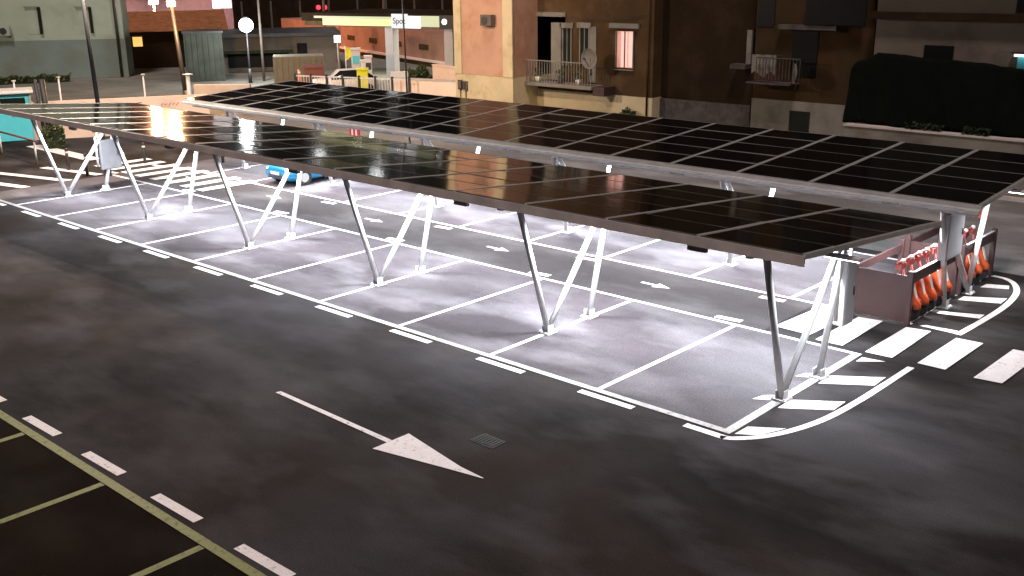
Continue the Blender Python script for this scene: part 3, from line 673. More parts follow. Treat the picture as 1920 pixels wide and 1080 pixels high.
# dark shed with orange lit roof
def box_on(name, label, px0, px1, pyb, pyt, D, depth, m, cat='building', roofh=0, roofm=None, roof_over=.4, z0=0):
    a, b = pd(px0, pyb, D), pd(px1, pyb, D); a.z = b.z = 0; c = (a+b)/2; half = (b-a).length/2; h = pd((px0+px1)/2, pyt, D).z
    t = thing(name, label, cat, (c.x,c.y,z0), math.atan2(b.y-a.y, b.x-a.x))
    bm = NB(); bx(bm, -half,half,0,depth,0,h-z0); obj('wall', bm, m, t)
    if roofh:
        bm = NB(); o_ = roof_over; y0, y1, ym = -o_, depth+o_, depth/2; h2 = h-z0+.01
        v = [bm.verts.new(p) for p in ((-half-o_,y0,h2),(half+o_,y0,h2),(half+o_,y1,h2),(-half-o_,y1,h2),(-half-o_,ym,h2+roofh),(half+o_,ym,h2+roofh))]
        for f in ((0,1,5,4),(2,3,4,5),(0,4,3),(1,2,5),(3,2,1,0)): bm.faces.new([v[i] for i in f])
        obj('roof', bm, roofm, t)
    return t, half, h
t, half, h = box_on('shed', 'long dark shed with rust brown roof lit by the orange lamps', 236, 425, 141, 58, 84, 9, 'darkwall', roofh=1.3, roofm='rooftile')
sx = pd(254, 78, 84)
bm = NB(); x = -half+.75; bx(bm, x,x+.66,-.06,-.02,sx.z-.35,sx.z+.33); w = obj('window', bm, 'e_yellow', t)
bm = NB(); bx(bm, x-.06,x+.72,-.1,-.02,sx.z+.34,sx.z+.42); obj('lintel', bm, 'dark', w)
bm = NB(); bx(bm, half*.1,half*.35,-.05,-.01,.05,2.1); obj('door', bm, 'shutter', t)
t, half, h = box_on('utility_shed', 'dark grey green flat roofed utility shed right of the orange lamp pole', 352, 424, 158, 62, 72, 3, mat('grey_green_sheet', (.05,.06,.05), var=.3, scale=1.2, spec=.1), cat='shed')
bm = NB(); bx(bm, -half-.08,half+.08,-.1,3.1,h,h+.12); obj('roof', bm, 'dark', t)
for k in range(7):
    bm = NB(); x = -half+half*2*(k+.5)/7; bx(bm, x-.04,x+.04,-.04,-.002,.1,h-.1); obj('rib', bm, bpy.data.materials['grey_green_sheet'], t)
t, half, h = box_on('low_building', 'low grey building with a dark porch behind the white globe lamp', 420, 640, 150, 68, 78, 7, 'greywall')
bm = NB(); bx(bm, -half-.1,half+.1,-.5,7.2,h,h+.25); obj('roof', bm, 'dark', t)
bm = NB(); bx(bm, -half+.4,-half+4.6,-.05,-.01,.3,h-1.05); obj('porch_opening', bm, 'black', t)
bm = NB(); bx(bm, -half+.1,-half+4.9,-1.2,-.06,h-1.05,h-.92); obj('porch_awning', bm, 'leafdark', t)
bm = NB(); bx(bm, -half+5.2,-half+5.9,-.05,-.01,.2,1.9); obj('door', bm, 'black', t)
p1 = pd(495, 145, 71); 
t = thing('utility_pole', 'grey pole in front of the low grey building right of the globe lamp', 'pole', (p1.x,p1.y,0))
bm = NB(); tube(bm, (0,0,0), (0,0,5.6), .09, .07); obj('shaft', bm, 'greywall', t)
bm = NB(); ball(bm, (0,0,5.6), .09); obj('cap', bm, 'dark', t)
t, half, h = box_on('storage_tank', 'olive green rectangular storage container left of the filling station', 515, 610, 160, 106, 66, 2.2, mat('olive_grey_steel', (.15,.14,.10)), cat='container')
for k in range(9):
    bm = NB(); x = -half+half*2*(k+.5)/9; bx(bm, x-.04,x+.04,-.05,-.002,.1,h-.1); obj('rib', bm, M['leaf'] if False else bpy.data.materials['olive_grey_steel'], t)
t, half, h = box_on('skip', 'brown metal skip in front of the olive container', 573, 608, 160, 125, 63, 1.4, 'rust', cat='skip')
bm = NB(); bx(bm, -half-.05,half+.05,-.06,1.46,h-.08,h+.02); obj('rim', bm, 'rust', t)
p1 = pd(562, 150, 62); hz = pd(562, 130, 62).z
t = thing('orange_marker', 'short orange marker post by the container', 'post', (p1.x,p1.y,0))
bm = NB(); tube(bm, (0,0,0), (0,0,hz), .09, .07); obj('shaft', bm, 'orange', t)
bm = NB(); tube(bm, (0,0,hz-.25), (0,0,hz-.12), .092, .088); obj('band', bm, 'offwhite', t)

# ------------------------------------------------------------------ filling station
GD = 66
pA, pB = pd(566, 40, GD+5), pd(852, 40, GD-2); pA.z = pB.z = 0
dG = pB-pA; LGs = dG.length; aG = math.atan2(dG.y, dG.x)
zb = pd(700, 54, GD).z; zt = pd(700, 27, GD).z
ts = thing('filling_station_canopy', 'filling station roof with glowing yellow underside strip and white lettered sign', 'filling station', tuple(pA), aG)
bm = NB(); bx(bm, 0,LGs,0,7,zb+.35,zt); obj('roof', bm, 'darkwall', ts)
def onS(px):
    r = ray(px, 40); n = Vector((-dG.y, dG.x, 0)); return (CAM + r*((pA-CAM).dot(n)/r.dot(n)) - pA).dot(dG.normalized())
bm = NB(); bx(bm, .2,LGs,0.01,6.9,zb+.05,zb+.34); obj('soffit', bm, 'ochre', ts)
bm = NB(); bx(bm, onS(606),onS(738),-.06,0,zb+.1,zb+.52); obj('light_strip', bm, 'e_strip', ts)
bm = NB(); bx(bm, onS(590),onS(738),-.06,0,zb+.53,zb+.66); obj('light_strip', bm, 'e_pale', ts)
bm = NB(); bx(bm, onS(736),onS(765),-.12,0,zb,zt-.0); sg = obj('sign_panel', bm, 'e_letter', ts)
bm = NB(); bx(bm, onS(766),onS(789),-.10,0,zb+.02,zt-.12); obj('sign_panel', bm, 'e_sign', ts)
bm = NB(); bx(bm, onS(790),onS(824),-.08,0,zb+.1,zt-.1); obj('pale_panel', bm, 'e_pale', ts)
bm = NB(); bx(bm, onS(825),LGs,-.08,0,zb,zt-.05); obj('dark_panel', bm, 'dark', ts)
bm = NB(); sc = onS(835); tube(bm, (sc,-.14,(zb+zt)/2), (sc,-.09,(zb+zt)/2), .17, n=20); obj('round_emblem', bm, 'e_sign', ts)
fc = bpy.data.curves.new('station_lettering', 'FONT'); fc.body = 'Spot'; fc.size = .50; fc.extrude = .01; fc.align_x = 'CENTER'; fc.align_y = 'CENTER'
fo = bpy.data.objects.new('station_lettering', fc); scene.collection.objects.link(fo); 
fm = bpy.data.meshes.new_from_object(fo.evaluated_get(bpy.context.evaluated_depsgraph_get())); bpy.data.objects.remove(fo)
fm.materials.clear(); fm.materials.append(M['signink']); fo = bpy.data.objects.new('station_lettering', fm); scene.collection.objects.link(fo)
fo.parent = sg; fo.location = ((onS(736)+onS(765))/2, -.135, (zb+zt)/2); fo.rotation_euler = (math.pi/2, 0, 0)
for px in (699, 812):
    bm = NB(); s = onS(px); bx(bm, s-.32,s+.32,1.6,2.2,0,zb+.06); obj('column', bm, 'boxm', ts, bevel=.03)
for k in range(3):                                    # lamps under the station roof
    la = bpy.data.lights.new('soffit_light', 'AREA'); la.size = .8; la.energy = 220; la.color = (1,.93,.75)
    lo = bpy.data.objects.new('soffit_light', la); scene.collection.objects.link(lo); lo.parent = ts; lo.location = (LGs*(.2+.3*k), 3, zb+.02)
    bm = NB(); bx(bm, LGs*(.2+.3*k)-.4,LGs*(.2+.3*k)+.4,2.6,3.4,zb+.03,zb+.048); obj('soffit_lamp', bm, 'e_sign', ts)
def small_box(name, label, cat, px, py0, py1, D, w, dpt, m, top=None, extra=None):
    p = pd(px, py1, D); z1 = pd(px, py0, D).z
    t = thing(name, label, cat, (p.x,p.y,0), lookyaw(p))
    z0 = 0
    bm = NB(); bx(bm, -w/2,w/2,-dpt/2,dpt/2,.0,z1); obj('body', bm, m, t, bevel=.03)
    if top: bm = NB(); bx(bm, -w/2-.04,w/2+.04,-dpt/2-.04,dpt/2+.04,z1,z1+.1); obj('lid', bm, top, t)
    return t, z1
t, z1 = small_box('fuel_pump', 'tall blue grey fuel pump under the station roof', 'fuel pump', 668, 93, 125, 66, .55, .5, 'boxm', 'offwhite')
bm = NB(); bx(bm, -.2,.2,-.28,-.255,z1-.8,z1-.35); obj('display', bm, 'teal', t)
t, z1 = small_box('fuel_pump', 'narrow grey fuel pump right beside the station column', 'fuel pump', 692, 107, 150, 63, .42, .5, 'boxm', 'boxm')
bm = NB(); bx(bm, -.15,.15,-.28,-.255,z1-.7,z1-.3); obj('display', bm, 'dark', t)
small_box('waste_bin', 'bright yellow green bin in front of the fuel pumps', 'bin', 680, 131, 148, 60, .62, .5, 'yellow', 'yellow')
small_box('waste_bin', 'slim white bin with lid between the pumps', 'bin', 681, 115, 135, 64, .22, .3, 'offwhite', 'offwhite')
# pennant flag and price board
p1 = pd(649, 125, 66); z1 = pd(649, 86, 66).z
t = thing('pennant_flag', 'yellow pennant flag on a thin pole beside the fuel pump', 'flag', (p1.x,p1.y,0), lookyaw(p1))
bm = NB(); tube(bm, (0,0,0), (0,0,z1), .03); obj('pole', bm, 'offwhite', t)
bm = NB()
f0 = None
for k in range(7):
    z = z1-.05-.13*k; w = .12+.30*math.sin(math.pi*k/6); r_ = (bm.verts.new((0,0,z)), bm.verts.new((w,.05*math.sin(k),z)))
    if f0: bm.faces.new((f0[0],f0[1],r_[1],r_[0]))
    f0 = r_
fl = obj('flag_cloth', bm, 'yellow', t); sm = fl.modifiers.new('solid','SOLIDIFY'); sm.thickness = .02
p1 = pd(635, 120, 68); zc = pd(635, 73, 68).z
t = thing('lit_sign', 'small square white lit sign on a pole left of the yellow pennant', 'sign', (p1.x,p1.y,0), lookyaw(p1))
bm = NB(); tube(bm, (0,0,0), (0,0,zc-.22), .04); obj('pole', bm, 'concrete', t)
bm = NB(); bx(bm, -.2,.2,-.08,.06,zc-.22,zc+.22); obj('light_box', bm, 'e_sign', t)
def far_car(label, px, py, D, m, rz=.3):
    p = pd(px, py, D); t = thing('parked_car', label, 'car', (p.x,p.y,0), lookyaw(p)+rz)
    S = [(-1.9,.62,.35,.62,.66),(-1.8,.75,.25,.78,.84),(-.9,.80,.22,.86,.95),(-.4,.80,.22,.88,1.35),(.9,.80,.22,.88,1.38),(1.5,.79,.25,.86,1.0),(1.85,.70,.35,.74,.78)]
    bm = NB(); R = []
    for (x,w,zb_,zl,zt_) in S:
        pts = [(-w*.9,zb_),(-w,zl*.6),(-w*.95,zl),(-w*.7,zt_),(w*.7,zt_),(w*.95,zl),(w,zl*.6),(w*.9,zb_)]
        R.append([bm.verts.new((x,a,b)) for a,b in pts])
    for i in range(len(R)-1):
        for j in range(7):
            f = bm.faces.new((R[i][j],R[i][j+1],R[i+1][j+1],R[i+1][j])); f.smooth = True
            if j in (2,4) and 2 <= i <= 4: f.material_index = 1
        bm.faces.new((R[i][0],R[i+1][0],R[i+1][7],R[i][7]))
    bm.faces.new(R[0]); bm.faces.new(R[-1]); obj('body', bm, [m,'glass'], t)
    for x in (-1.25,1.15):
        for s in (-1,1):
            bm = NB(); tube(bm, (x,s*.62,.3), (x,s*.82,.3), .3, n=16); obj('wheel', bm, 'rubber', t)
    return t
far_car('white car parked beside the fuel pumps', 648, 144, 62, 'offwhite', .15)
far_car('distant white car under the bracket lamp left of the station roof', 572, 103, 92, 'offwhite', .1)
p1 = pd(566, 100, 90); z1 = pd(566, 60, 90).z
t = thing('bracket_lamp', 'white pole with a short side arm above the distant white car', 'street lamp', (p1.x,p1.y,0), lookyaw(p1))
bm = NB(); tube(bm, (0,0,0), (0,0,z1), .09); obj('pole', bm, 'offwhite', t)
bm = NB(); beam(bm, (0.1,0,z1), (-.85,0,z1+.06), .16, .14); obj('arm', bm, 'offwhite', t)
# long brown red wall behind the station
wa, wb = xy(530, 80, 110), xy(900, 90, 72)
wv = Vector((wb[0]-wa[0], wb[1]-wa[1])); WL = wv.length
t = thing('long_building', 'long red brown building with a pale ledge behind the filling station', 'building', (wa[0],wa[1],0), math.atan2(wv.y, wv.x))
bm = NB(); bx(bm, 0,WL,0,6,0,2.35); obj('wall', bm, 'brick', t)
zl = .32
bm = NB(); bx(bm, 0,WL,-.25,-.01,zl,zl+.16); obj('ledge', bm, 'stucco', t)
bm = NB(); bx(bm, 0,WL,-.12,-.01,.0,zl-.02); obj('plinth', bm, 'ochre', t)
for k in range(8):
    x = WL*(.08+.115*k); bm = NB(); bx(bm, x,x+1.6,-.03,-.005,zl+.8,zl+1.2); obj('blind_window', bm, 'ochre', t)
la = bpy.data.lights.new('wall_light', 'AREA'); la.size = 3
# dark industrial roofs beyond, and the red signal lamps
t, half, h = box_on('warehouse', 'dark warehouse beyond the filling station at the upper edge', 430, 960, 60, -6, 140, 12, 'darkwall')
for k in range(10):
    bm = NB(); x = -half+half*2*(k+.5)/10; bx(bm, x-.12,x+.12,-.2,-.01,0,h-.3); obj('pilaster', bm, 'greywall', t)
t, half, h = box_on('warehouse', 'dark lilac wall above the shed roof between the two orange lamps', 210, 440, 60, -20, 104, 8, mat('lilac_grey_plaster', (.14,.135,.22), spec=.1))
bm = NB(); bx(bm, -half,half,-.3,-.01,h-.4,h); obj('parapet', bm, 'greywall', t)
for px, lab in ((597,'left one of the two red signal lamps above the station roof'), (609,'right one of the two red signal lamps above the station roof')):
    p1 = pd(px, 14, 120)
    t = thing('signal_lamp', lab, 'signal lamp', (p1.x,p1.y,0), lookyaw(p1), 'red signal lamps')
    bm = NB(); tube(bm, (0,0,0), (0,0,p1.z-.2), .05); obj('post', bm, 'dark', t)
    bm = NB(); ball(bm, (0,0,p1.z), .24); obj('lens', bm, 'e_red', t)
    bm = NB(); bx(bm, -.3,.3,.1,.3,p1.z-.3,p1.z+.3); obj('housing', bm, 'dark', t)
# cream walls and railing right of the station
t, L = wall_between('garden_wall', 'cream plastered wall between the railing and the orange lit house', xy(816,150,57), xy(862,155,55), pd(840,125,56).z, .3, 'stucco', 'stucco')
t, L = wall_between('garden_wall', 'lower pinkish wall running below the cream wall and hedge', xy(735,180,52), xy(862,190,50), pd(800,150,51).z, .25, 'stucco', 'concrete')
t, L = wall_between('garden_wall', 'small white planter wall left of the green hedge', xy(732,140,58), xy(765,140,58), pd(750,134,58).z, .4, 'offwhite')
a, b = Vector((*xy(555,160,54),0)), Vector((*xy(768,170,50.5),0)); dd = b-a; LL = dd.length
t = thing('metal_fence', 'grey metal bar fence along the back of the rear canopy below the station', 'fence', tuple(a), math.atan2(dd.y, dd.x))
zt_ = pd(735, 147, 51).z
bm = NB(); bx(bm, 0,LL,-.02,.02,zt_-.06,zt_); bx(bm, 0,LL,-.02,.02,.55,.60)
for k in range(int(LL/.16)): bx(bm, k*.16,k*.16+.025,-.012,.012,.3,zt_-.06)
obj('bar_panel', bm, 'boxm', t)
for k in range(8):
    bm = NB(); x = LL*k/7; bx(bm, x-.05,x+.05,-.05,.05,0,zt_+.08); obj('post', bm, 'dark', t)
bm = NB(); bx(bm, 0,LL,-.1,.1,0,.3); obj('footing', bm, 'concrete', t)
t, L = wall_between('low_wall', 'pale low wall behind the left corner of the rear canopy', xy(365,170,57), xy(470,168,56), pd(420,160,56).z, .2, 'concrete')

# ------------------------------------------------------------------ houses behind the rear canopy, right
def rect(par, name, m, px0, py0, px1, py1, Y, d0, d1, sub=None):
    a = onY(px0, py0, Y); b = onY(px1, py1, Y)
    bm = NB(); bx(bm, a.x,b.x,Y-d0,Y+d1,b.z,a.z); return obj(name, bm, m, par)
YW, YR = 21.0, 22.6
# house with the orange lit wing
th = thing('plaster_house', 'plaster house with an orange lit wing, a loggia and one pink lit window', 'house', (0,0,0))
a, b = onY(855, 100, YW), onY(962, 100, YW); zc = onY(905, 141, YW).z
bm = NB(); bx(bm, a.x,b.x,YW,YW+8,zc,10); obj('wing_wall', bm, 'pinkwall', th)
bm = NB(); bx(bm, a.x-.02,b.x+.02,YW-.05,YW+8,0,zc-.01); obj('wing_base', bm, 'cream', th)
for x0, x1 in ((a.x-.03, onY(867,100,YW).x), (onY(945,100,YW).x, b.x+.03)):
    bm = NB(); bx(bm, x0,x1,YW-.08,YW-.003,zc,10); obj('pilaster', bm, 'cream', th)
r1 = onY(1225, 100, YR).x
lx0, lx1 = onY(984,80,YR).x, onY(1060,80,YR).x; lz0, lz1 = onY(1000,150,YR).z, onY(1000,30,YR).z
zbase = onY(1180, 180, YR).z
bm = NB()
for (x0,x1,z0,z1) in ((b.x,lx0,zbase,10),(lx0,lx1,lz1,10),(lx0,lx1,zbase,lz0),(lx1,r1,zbase,10)): bx(bm, x0,x1,YR,YR+6,z0,z1)
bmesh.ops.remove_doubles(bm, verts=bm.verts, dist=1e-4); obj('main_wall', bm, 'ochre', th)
bm = NB(); bx(bm, b.x,r1+.03,YR-.04,YR+6.2,0,zbase-.01); obj('main_base', bm, 'cream', th)
bm = NB(); bx(bm, lx0,lx1,YR+1.6,YR+1.7,lz0,lz1); obj('loggia_back', bm, 'darkwall', th)
bm = NB(); bx(bm, lx0-.05,lx1+.05,YR-.06,YR-.003,lz1,lz1+.18); obj('lintel', bm, 'paleplaster', th)
rect(th, 'column', 'paleplaster', 1036, 42, 1054, 150, YR, .10, .25)
for px0, px1, nm in ((1057,1072,'door'),(1089,1105,'door')):
    o = rect(th, nm, 'shutter', px0, 52, px1, 124, YR, .03, .01)
    aa = onY(px0-5, 52, YR); bb = onY(px1+5, 46, YR)
    bm = NB(); bx(bm, aa.x,bb.x,YR-.1,YR-.004,aa.z,aa.z+.22); obj('lintel', bm, 'paleplaster', o)
rect(th, 'jamb', 'paleplaster', 1106, 50, 1118, 155, YR, .06, .01)
w = rect(th, 'window', 'e_pink2', 1158, 58, 1187, 128, YR, .02, .01)
rect(w, 'curtain', 'e_pink', 1166, 59, 1176, 126, YR, .035, -.022); rect(w, 'curtain', 'e_pink', 1180, 59, 1186, 126, YR, .035, -.022)
rect(w, 'lintel', 'paleplaster', 1145, 43, 1200, 54, YR, .12, -.004)
rect(w, 'sill', 'paleplaster', 1154, 129, 1190, 133, YR, .10, -.004)
# balcony
YB = YR-.9
aa, bb = onY(982, 150, YB), onY(1094, 160, YB); zs = onY(1035, 158, YB).z
bal = NB(); bx(bal, aa.x,bb.x+.4,YB,YR-.05,zs-.12,zs+.02); bal = obj('balcony', bal, 'paleplaster', th)
bm = NB(); zr_ = onY(1035, 116, YB).z
for k in range(26):
    x = aa.x+(bb.x+.35-aa.x)*k/25; bx(bm, x-.012,x+.012,YB+.02,YB+.045,zs+.02,zr_)
bx(bm, aa.x,bb.x+.38,YB+.01,YB+.055,zr_,zr_+.04); obj('balcony_railing', bm, 'paleplaster', bal)
bm = NB(); bx(bm, bb.x+.42,bb.x+1.0,YB+.1,YR-.05,zs-.35,zs+.02); obj('balcony_end', bm, 'brown', bal)
for px0, px1 in ((1057,1072),(1089,1105)):
    p0 = onY(px0-1, 52, YR); p1 = onY(px1+1, 124, YR)
    bm = NB()
    for x in (p0.x, p1.x-.05): bx(bm, x,x+.05,YR-.07,YR-.031,p1.z,p0.z)
    bx(bm, (p0.x+p1.x)/2-.02,(p0.x+p1.x)/2+.02,YR-.06,YR-.031,p1.z,p0.z); obj('door_frame', bm, 'paleplaster', th)
bm = NB(); p0 = onY(1218, 60, YR); tube(bm, (p0.x,YR-.08,.02), (p0.x,YR-.08,8), .045); obj('downpipe', bm, 'ochre', th)
bm = NB(); pc = onY(1150, 36, YR)
for k in range(16):
    xa_, xb_ = b.x+.1+(r1-b.x-.2)*k/16, b.x+.1+(r1-b.x-.2)*(k+1)/16
    tube(bm, (xa_,YR-.05,pc.z+.25*(2*k/16-1)**2), (xb_,YR-.05,pc.z+.25*(2*(k+1)/16-1)**2), .014, n=5)
obj('wall_cable', bm, 'dark', th)
bm = NB(); p0 = onY(1158, 58, YR); p1 = onY(1187, 128, YR)
for x in (p0.x-.05, (p0.x+p1.x)/2-.02, p1.x): bx(bm, x,x+.05,YR-.075,YR-.04,p1.z,p0.z)
obj('window_frame', bm, 'paleplaster', w)
# plant pots and dish
pdish = onY(1107, 110, YB)
t = thing('satellite_dish', 'round white satellite dish on the balcony corner of the orange lit house', 'satellite dish', (pdish.x, YB-.05, pdish.z))
bm = NB(); q = bmesh.ops.create_uvsphere(bm, u_segments=20, v_segments=12, radius=.42, matrix=Matrix.Diagonal((1,.28,1,1)))
bmesh.ops.delete(bm, geom=[v for v in bm.verts if v.co.y < -.001], context='VERTS')
for f in bm.faces: f.smooth = True
o = obj('dish', bm, 'paleplaster', t, loc=(0,-.05,0)); sm = o.modifiers.new('solid','SOLIDIFY'); sm.thickness = .015
bm = NB(); tube(bm, (0,0,-.35), (0,-.35,0), .015); bx(bm, -.04,.04,-.40,-.32,-.03,.05); obj('feed_arm', bm, 'dark', t)
bm = NB(); tube(bm, (0,.06,0), (0,.10,-.7), .03); obj('mast', bm, 'dark', t)
for px, lab, m in ((1008,'pale plant pot at the left end of the balcony','offwhite'),(1050,'dark plant pot in the middle of the balcony','dark'),(1083,'pale plant pot at the right end of the balcony','offwhite')):
    p = onY(px, 150, YB+.3)
    t = thing('plant_pot', lab, 'plant pot', (p.x, YB+.35, zs+.02), 0, 'plant pots on the balcony')
    bm = NB(); tube(bm, (0,0,0), (0,0,.22), .10, .14, n=12); obj('pot', bm, m, t)
    bm = NB(); leafy('p', bm, 60, (.16,.12), .2, .6, .07, int(px)); obj('leaves', bm, 'leaf', t)
pa = onY(920, 38, YW)
t = thing('air_conditioner', 'grey air conditioner high on the orange lit wing', 'air conditioner', (pa.x,YW-.02,pa.z))
bm = NB(); bx(bm, -.32,.32,-.32,-.03,-.22,.24); obj('casing', bm, 'greywall', t, bevel=.02)
bm = NB(); tube(bm, (-.05,-.345,0), (-.05,-.322,0), .17, n=18); obj('fan', bm, 'dark', t)
for px, py, lab in ((866,158,'small dark meter box at the left foot of the orange lit wing'),(876,160,'second small meter box right of the first on the orange lit wing')):
    p = onY(px, py, YW)
    t = thing('meter_box', lab, 'meter box', (p.x,YW-.06,p.z), 0, 'meter boxes on the wing')
    bm = NB(); bx(bm, -.12,.12,-.1,0,-.2,.2); o = obj('box_body', bm, 'greywall' if px > 870 else 'dark', t, bevel=.01)
    bm = NB(); bx(bm, -.09,.09,-.108,-.101,-.15,.15); obj('cover', bm, 'dark' if px > 870 else 'greywall', t)
    bm = NB(); tube(bm, (0,-.03,-.6), (0,-.03,-.2), .02); obj('pipe', bm, 'dark', t)
# small blob of weeds against the wall
def ridge(px0, px1, pyt, Y, n, label, size=.1):
    a, b = onY(px0, 200, Y), onY(px1, 200, Y); c = (a.x+b.x)/2; z = onY((px0+px1)/2, pyt, Y).z
    t = thing('weed_clump', label, 'weeds', (c,Y,0)); bm = NB(); leafy('w', bm, n, ((b.x-a.x)/2,.2), .02, z, size, n); obj('leaves', bm, 'leaf', t)
    bm = NB()
    for k in range(6): tube(bm, (random.uniform(-.4,.4)*(b.x-a.x),0,0), (random.uniform(-.4,.4)*(b.x-a.x),0,z*.9), .015, .006, n=5)
    obj('stems', bm, 'bark', t)
ridge(1165, 1190, 205, YR-.5, 260, 'dry weed clump at the foot of the house below the pink lit window')

# dark brown house in the middle
t2 = thing('plaster_house', 'very dark brown house wall between the lit window and the grey downpipe', 'house', (0,0,0))
xa, xb = onY(1226,100,23.2).x, onY(1414,100,23.2).x; zc = onY(1320, 190, 23.2).z
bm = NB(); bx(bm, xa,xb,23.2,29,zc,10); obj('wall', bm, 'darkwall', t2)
bm = NB(); bx(bm, xa,xb,23.1,29,0,zc-.01); obj('stone_base', bm, 'stone', t2)
rect(t2, 'downpipe', 'paleplaster', 1405, 56, 1410, 124, 23.2, .14, -.02)
rect(t2, 'small_balcony', 'stone', 1384, 118, 1412, 128, 23.2, .6, -.01)
# brown house with pale base
t3 = thing('plaster_house', 'brown house with dark balcony door, pale base and small dark window', 'house', (0,0,0))
Y3 = 22.6; xa, xb = onY(1415,100,Y3).x, onY(1640,60,Y3).x; zc = onY(1500, 190, Y3).z
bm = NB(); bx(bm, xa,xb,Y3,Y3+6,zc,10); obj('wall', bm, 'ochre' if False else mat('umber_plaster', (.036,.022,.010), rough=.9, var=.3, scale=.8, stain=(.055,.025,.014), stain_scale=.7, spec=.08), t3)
bm = NB(); bx(bm, xa,xb,Y3-.04,Y3+6,0,zc-.01); obj('pale_base', bm, 'paleplaster', t3)
rect(t3, 'door', 'black', 1488, 58, 1530, 145, Y3, .03, .01)
w = rect(t3, 'window', 'shutter', 1481, 207, 1516, 250, Y3-.04, .03, .01)
rect(t3, 'cornice', 'stone', 1468, 45, 1576, 57, Y3, .35, -.01)
rect(t3, 'loft_opening', 'black', 1524, -20, 1632, 48, Y3, .40, -.355)
rect(t3, 'upper_window', 'black', 1425, -30, 1452, 50, Y3, .03, .01)
bl3 = rect(t3, 'balcony', 'stone', 1418, 150, 1500, 158, Y3, .8, -.01)
bm = NB(); p0, p1 = onY(1418,120,Y3-.8), onY(1500,120,Y3-.8); zz = onY(1450,150,Y3-.8).z
for k in range(14):
    x = p0.x+(p1.x-p0.x)*k/13; bx(bm, x-.012,x+.012,Y3-.80,Y3-.775,zz,zz+.75)
bx(bm, p0.x,p1.x,Y3-.81,Y3-.765,zz+.75,zz+.79); obj('balcony_railing', bm, 'stone', bl3)
p = onY(1438, 115, Y3-.4)
t = thing('hanging_laundry', 'pale washing hung on a line over the balcony of the brown house', 'laundry', (p.x,Y3-.6,p.z))
bm = NB()
for k in range(8):
    for s in (0,1): pass
g = [[bm.verts.new((-.5+1.0*i/10, .04*math.sin(i*1.7), .25-.7*j/4*(1-.15*math.sin(i)))) for j in range(5)] for i in range(11)]
for i in range(10):
    for j in range(4): bm.faces.new((g[i][j],g[i+1][j],g[i+1][j+1],g[i][j+1]))
o = obj('cloth', bm, 'paleplaster', t); o.modifiers.new('solid','SOLIDIFY').thickness = .01
bm = NB(); tube(bm, (-.8,0,.25), (.8,0,.25), .008, n=5); obj('line', bm, 'dark', t)
p = onY(1490, 138, Y3-.7)
t = thing('satellite_dish', 'narrow pale satellite dish beside the dark door of the brown house', 'satellite dish', (p.x, Y3-.75, p.z), -.9)
bm = NB(); q = bmesh.ops.create_uvsphere(bm, u_segments=20, v_segments=12, radius=.36, matrix=Matrix.Diagonal((1,.28,1,1)))
bmesh.ops.delete(bm, geom=[v for v in bm.verts if v.co.y < -.001], context='VERTS')
o = obj('dish', bm, 'paleplaster', t); o.modifiers.new('solid','SOLIDIFY').thickness = .015
bm = NB(); tube(bm, (0,.08,0), (0,.1,-.6), .025); obj('mast', bm, 'dark', t)
# right house with pale band
t4 = thing('plaster_house', 'right hand house with a pale wall band, brown cornice and square dark window', 'house', (0,0,0))
Y4 = 22.0; xa = onY(1642,60,Y4).x; xb = 12
zlo = 0; z1 = onY(1780, 38, Y4).z; z2 = onY(1780, 24, Y4).z
bm = NB(); bx(bm, xa,xb,Y4,Y4+7,0,z1); obj('wall', bm, 'greywall', t4)
bm = NB(); bx(bm, xa-.1,xb,Y4-.3,Y4+7,z1+.005,z2); obj('cornice', bm, 'darkwall', t4)
bm = NB(); bx(bm, xa,xb,Y4-.02,Y4+7,z2+.005,10); obj('upper_wall', bm, mat('olive_plaster', (.045,.038,.024), rough=.9, var=.2, scale=.8), t4)
rect(t4, 'window', 'black', 1734, 84, 1786, 118, Y4, .03, .01)
rect(t4, 'upper_opening', 'black', 1912, -30, 1960, 24, Y4-.02, .03, .01)
p = onY(1918, 108, Y4-.3)
t = thing('wall_lamp', 'wall lamp with dark hood glowing white at the right edge of the picture', 'wall lamp', (p.x, Y4-.02, p.z))
bm = NB(); bx(bm, -.35,.35,-.35,0,.10,.16); obj('hood', bm, 'dark', t)
bm = NB(); bx(bm, -.26,.26,-.30,-.06,.02,.095); obj('lamp_glass', bm, 'e_sign', t)
bm = NB(); bx(bm, -.2,.2,-.12,-.01,-.35,.01); obj('meter', bm, 'teal', t)

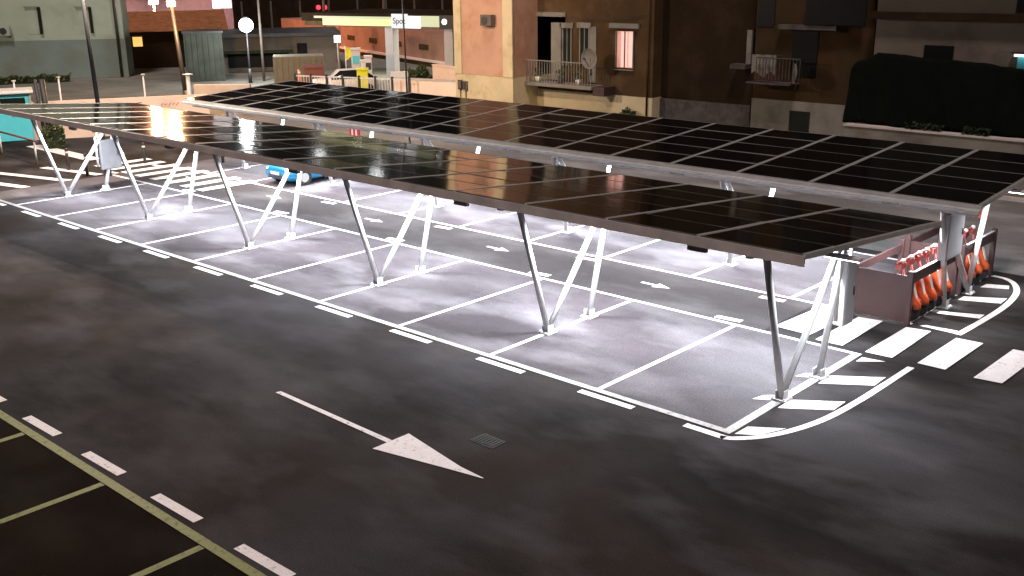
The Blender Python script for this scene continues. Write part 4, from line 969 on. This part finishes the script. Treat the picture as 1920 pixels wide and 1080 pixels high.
# garden wall with dark netting above, right
YN = 20.4
zwall = [onY(px, py, YN).z for px, py in ((1583,236),(1920,264))]; zw = sum(zwall)/2
xa, xb = onY(1583, 240, YN).x, 14
t = thing('garden_wall', 'pale plaster garden wall below the dark green netting', 'wall', (0,0,0))
bm = NB(); bx(bm, xa,xb,YN,YN+.3,0,zw-.02); obj('wall_body', bm, 'paleplaster', t)
bm = NB(); bx(bm, xa-.03,xb,YN-.04,YN+.34,zw-.015,zw+.04); obj('coping', bm, 'concrete', t)
t = thing('shade_netting', 'tall dark green shade netting draped above the garden wall on the right', 'netting', (0,0,0))
prof = [(1586,236,150),(1592,236,128),(1604,238,116),(1625,239,110),(1650,241,98),(1680,244,101),(1715,247,109),(1740,249,112),(1790,253,114),(1850,258,122),(1900,262,130),(1960,268,134),(2100,280,150),(2300,296,165)]
bm = NB(); cols = []
NX, NZ = 120, 18
def prof_at(u):
    k = u*(len(prof)-1); i = min(int(k), len(prof)-2); f = k-i
    return tuple(prof[i][j]*(1-f)+prof[i+1][j]*f for j in range(3))
for i in range(NX+1):
    px, _, pt = prof_at(i/NX); x = onY(px, pt, YN+.3).x; zt_ = onY(px, pt, YN+.3).z
    col = []
    for j in range(NZ+1):
        v = j/NZ; z = zw+.05+(zt_-zw-.05)*v
        y = YN+.42+.10*math.sin(x*2.3+v*2)+.05*math.sin(x*7.1+v*5)+.25*v*v*(.5+.5*math.sin(x*1.1)) - .08
        col.append(bm.verts.new((x, max(y, YN+.12), z)))
    y2 = col[-1].co.y
    for j in range(1, 4): col.append(bm.verts.new((x, y2+.35*j, zt_-.05*j+.04*math.sin(x*3+j))))
    cols.append(col)
for i in range(NX):
    for j in range(len(cols[0])-1):
        f = bm.faces.new((cols[i][j],cols[i+1][j],cols[i+1][j+1],cols[i][j+1])); f.smooth = True
o = obj('net_sheet', bm, 'net', t); o.modifiers.new('solid','SOLIDIFY').thickness = .02
for px in (1590, 1700, 1810, 1925):
    x = onY(px, 240, YN+.3).x; bm = NB(); tube(bm, (x,YN+.62,0), (x,YN+.62,onY(px,125,YN+.3).z), .035); obj('support_post', bm, 'galv', t)
for lab, px0, px1, pyt in (('straggly weeds on the garden wall below the netting, left clump',1690,1760,236),('straggly weeds on the garden wall below the netting, right clump',1800,1850,240)):
    a, b = onY(px0,255,YN-.1), onY(px1,255,YN-.1)
    tt = thing('weed_clump', lab, 'weeds', ((a.x+b.x)/2, YN+.12, zw+.04))
    bm = NB(); leafy('w', bm, 160, ((b.x-a.x)/2,.1), 0, .25, .07, px0); obj('leaves', bm, 'leafdark', tt)
print('objects', len(bpy.data.objects))
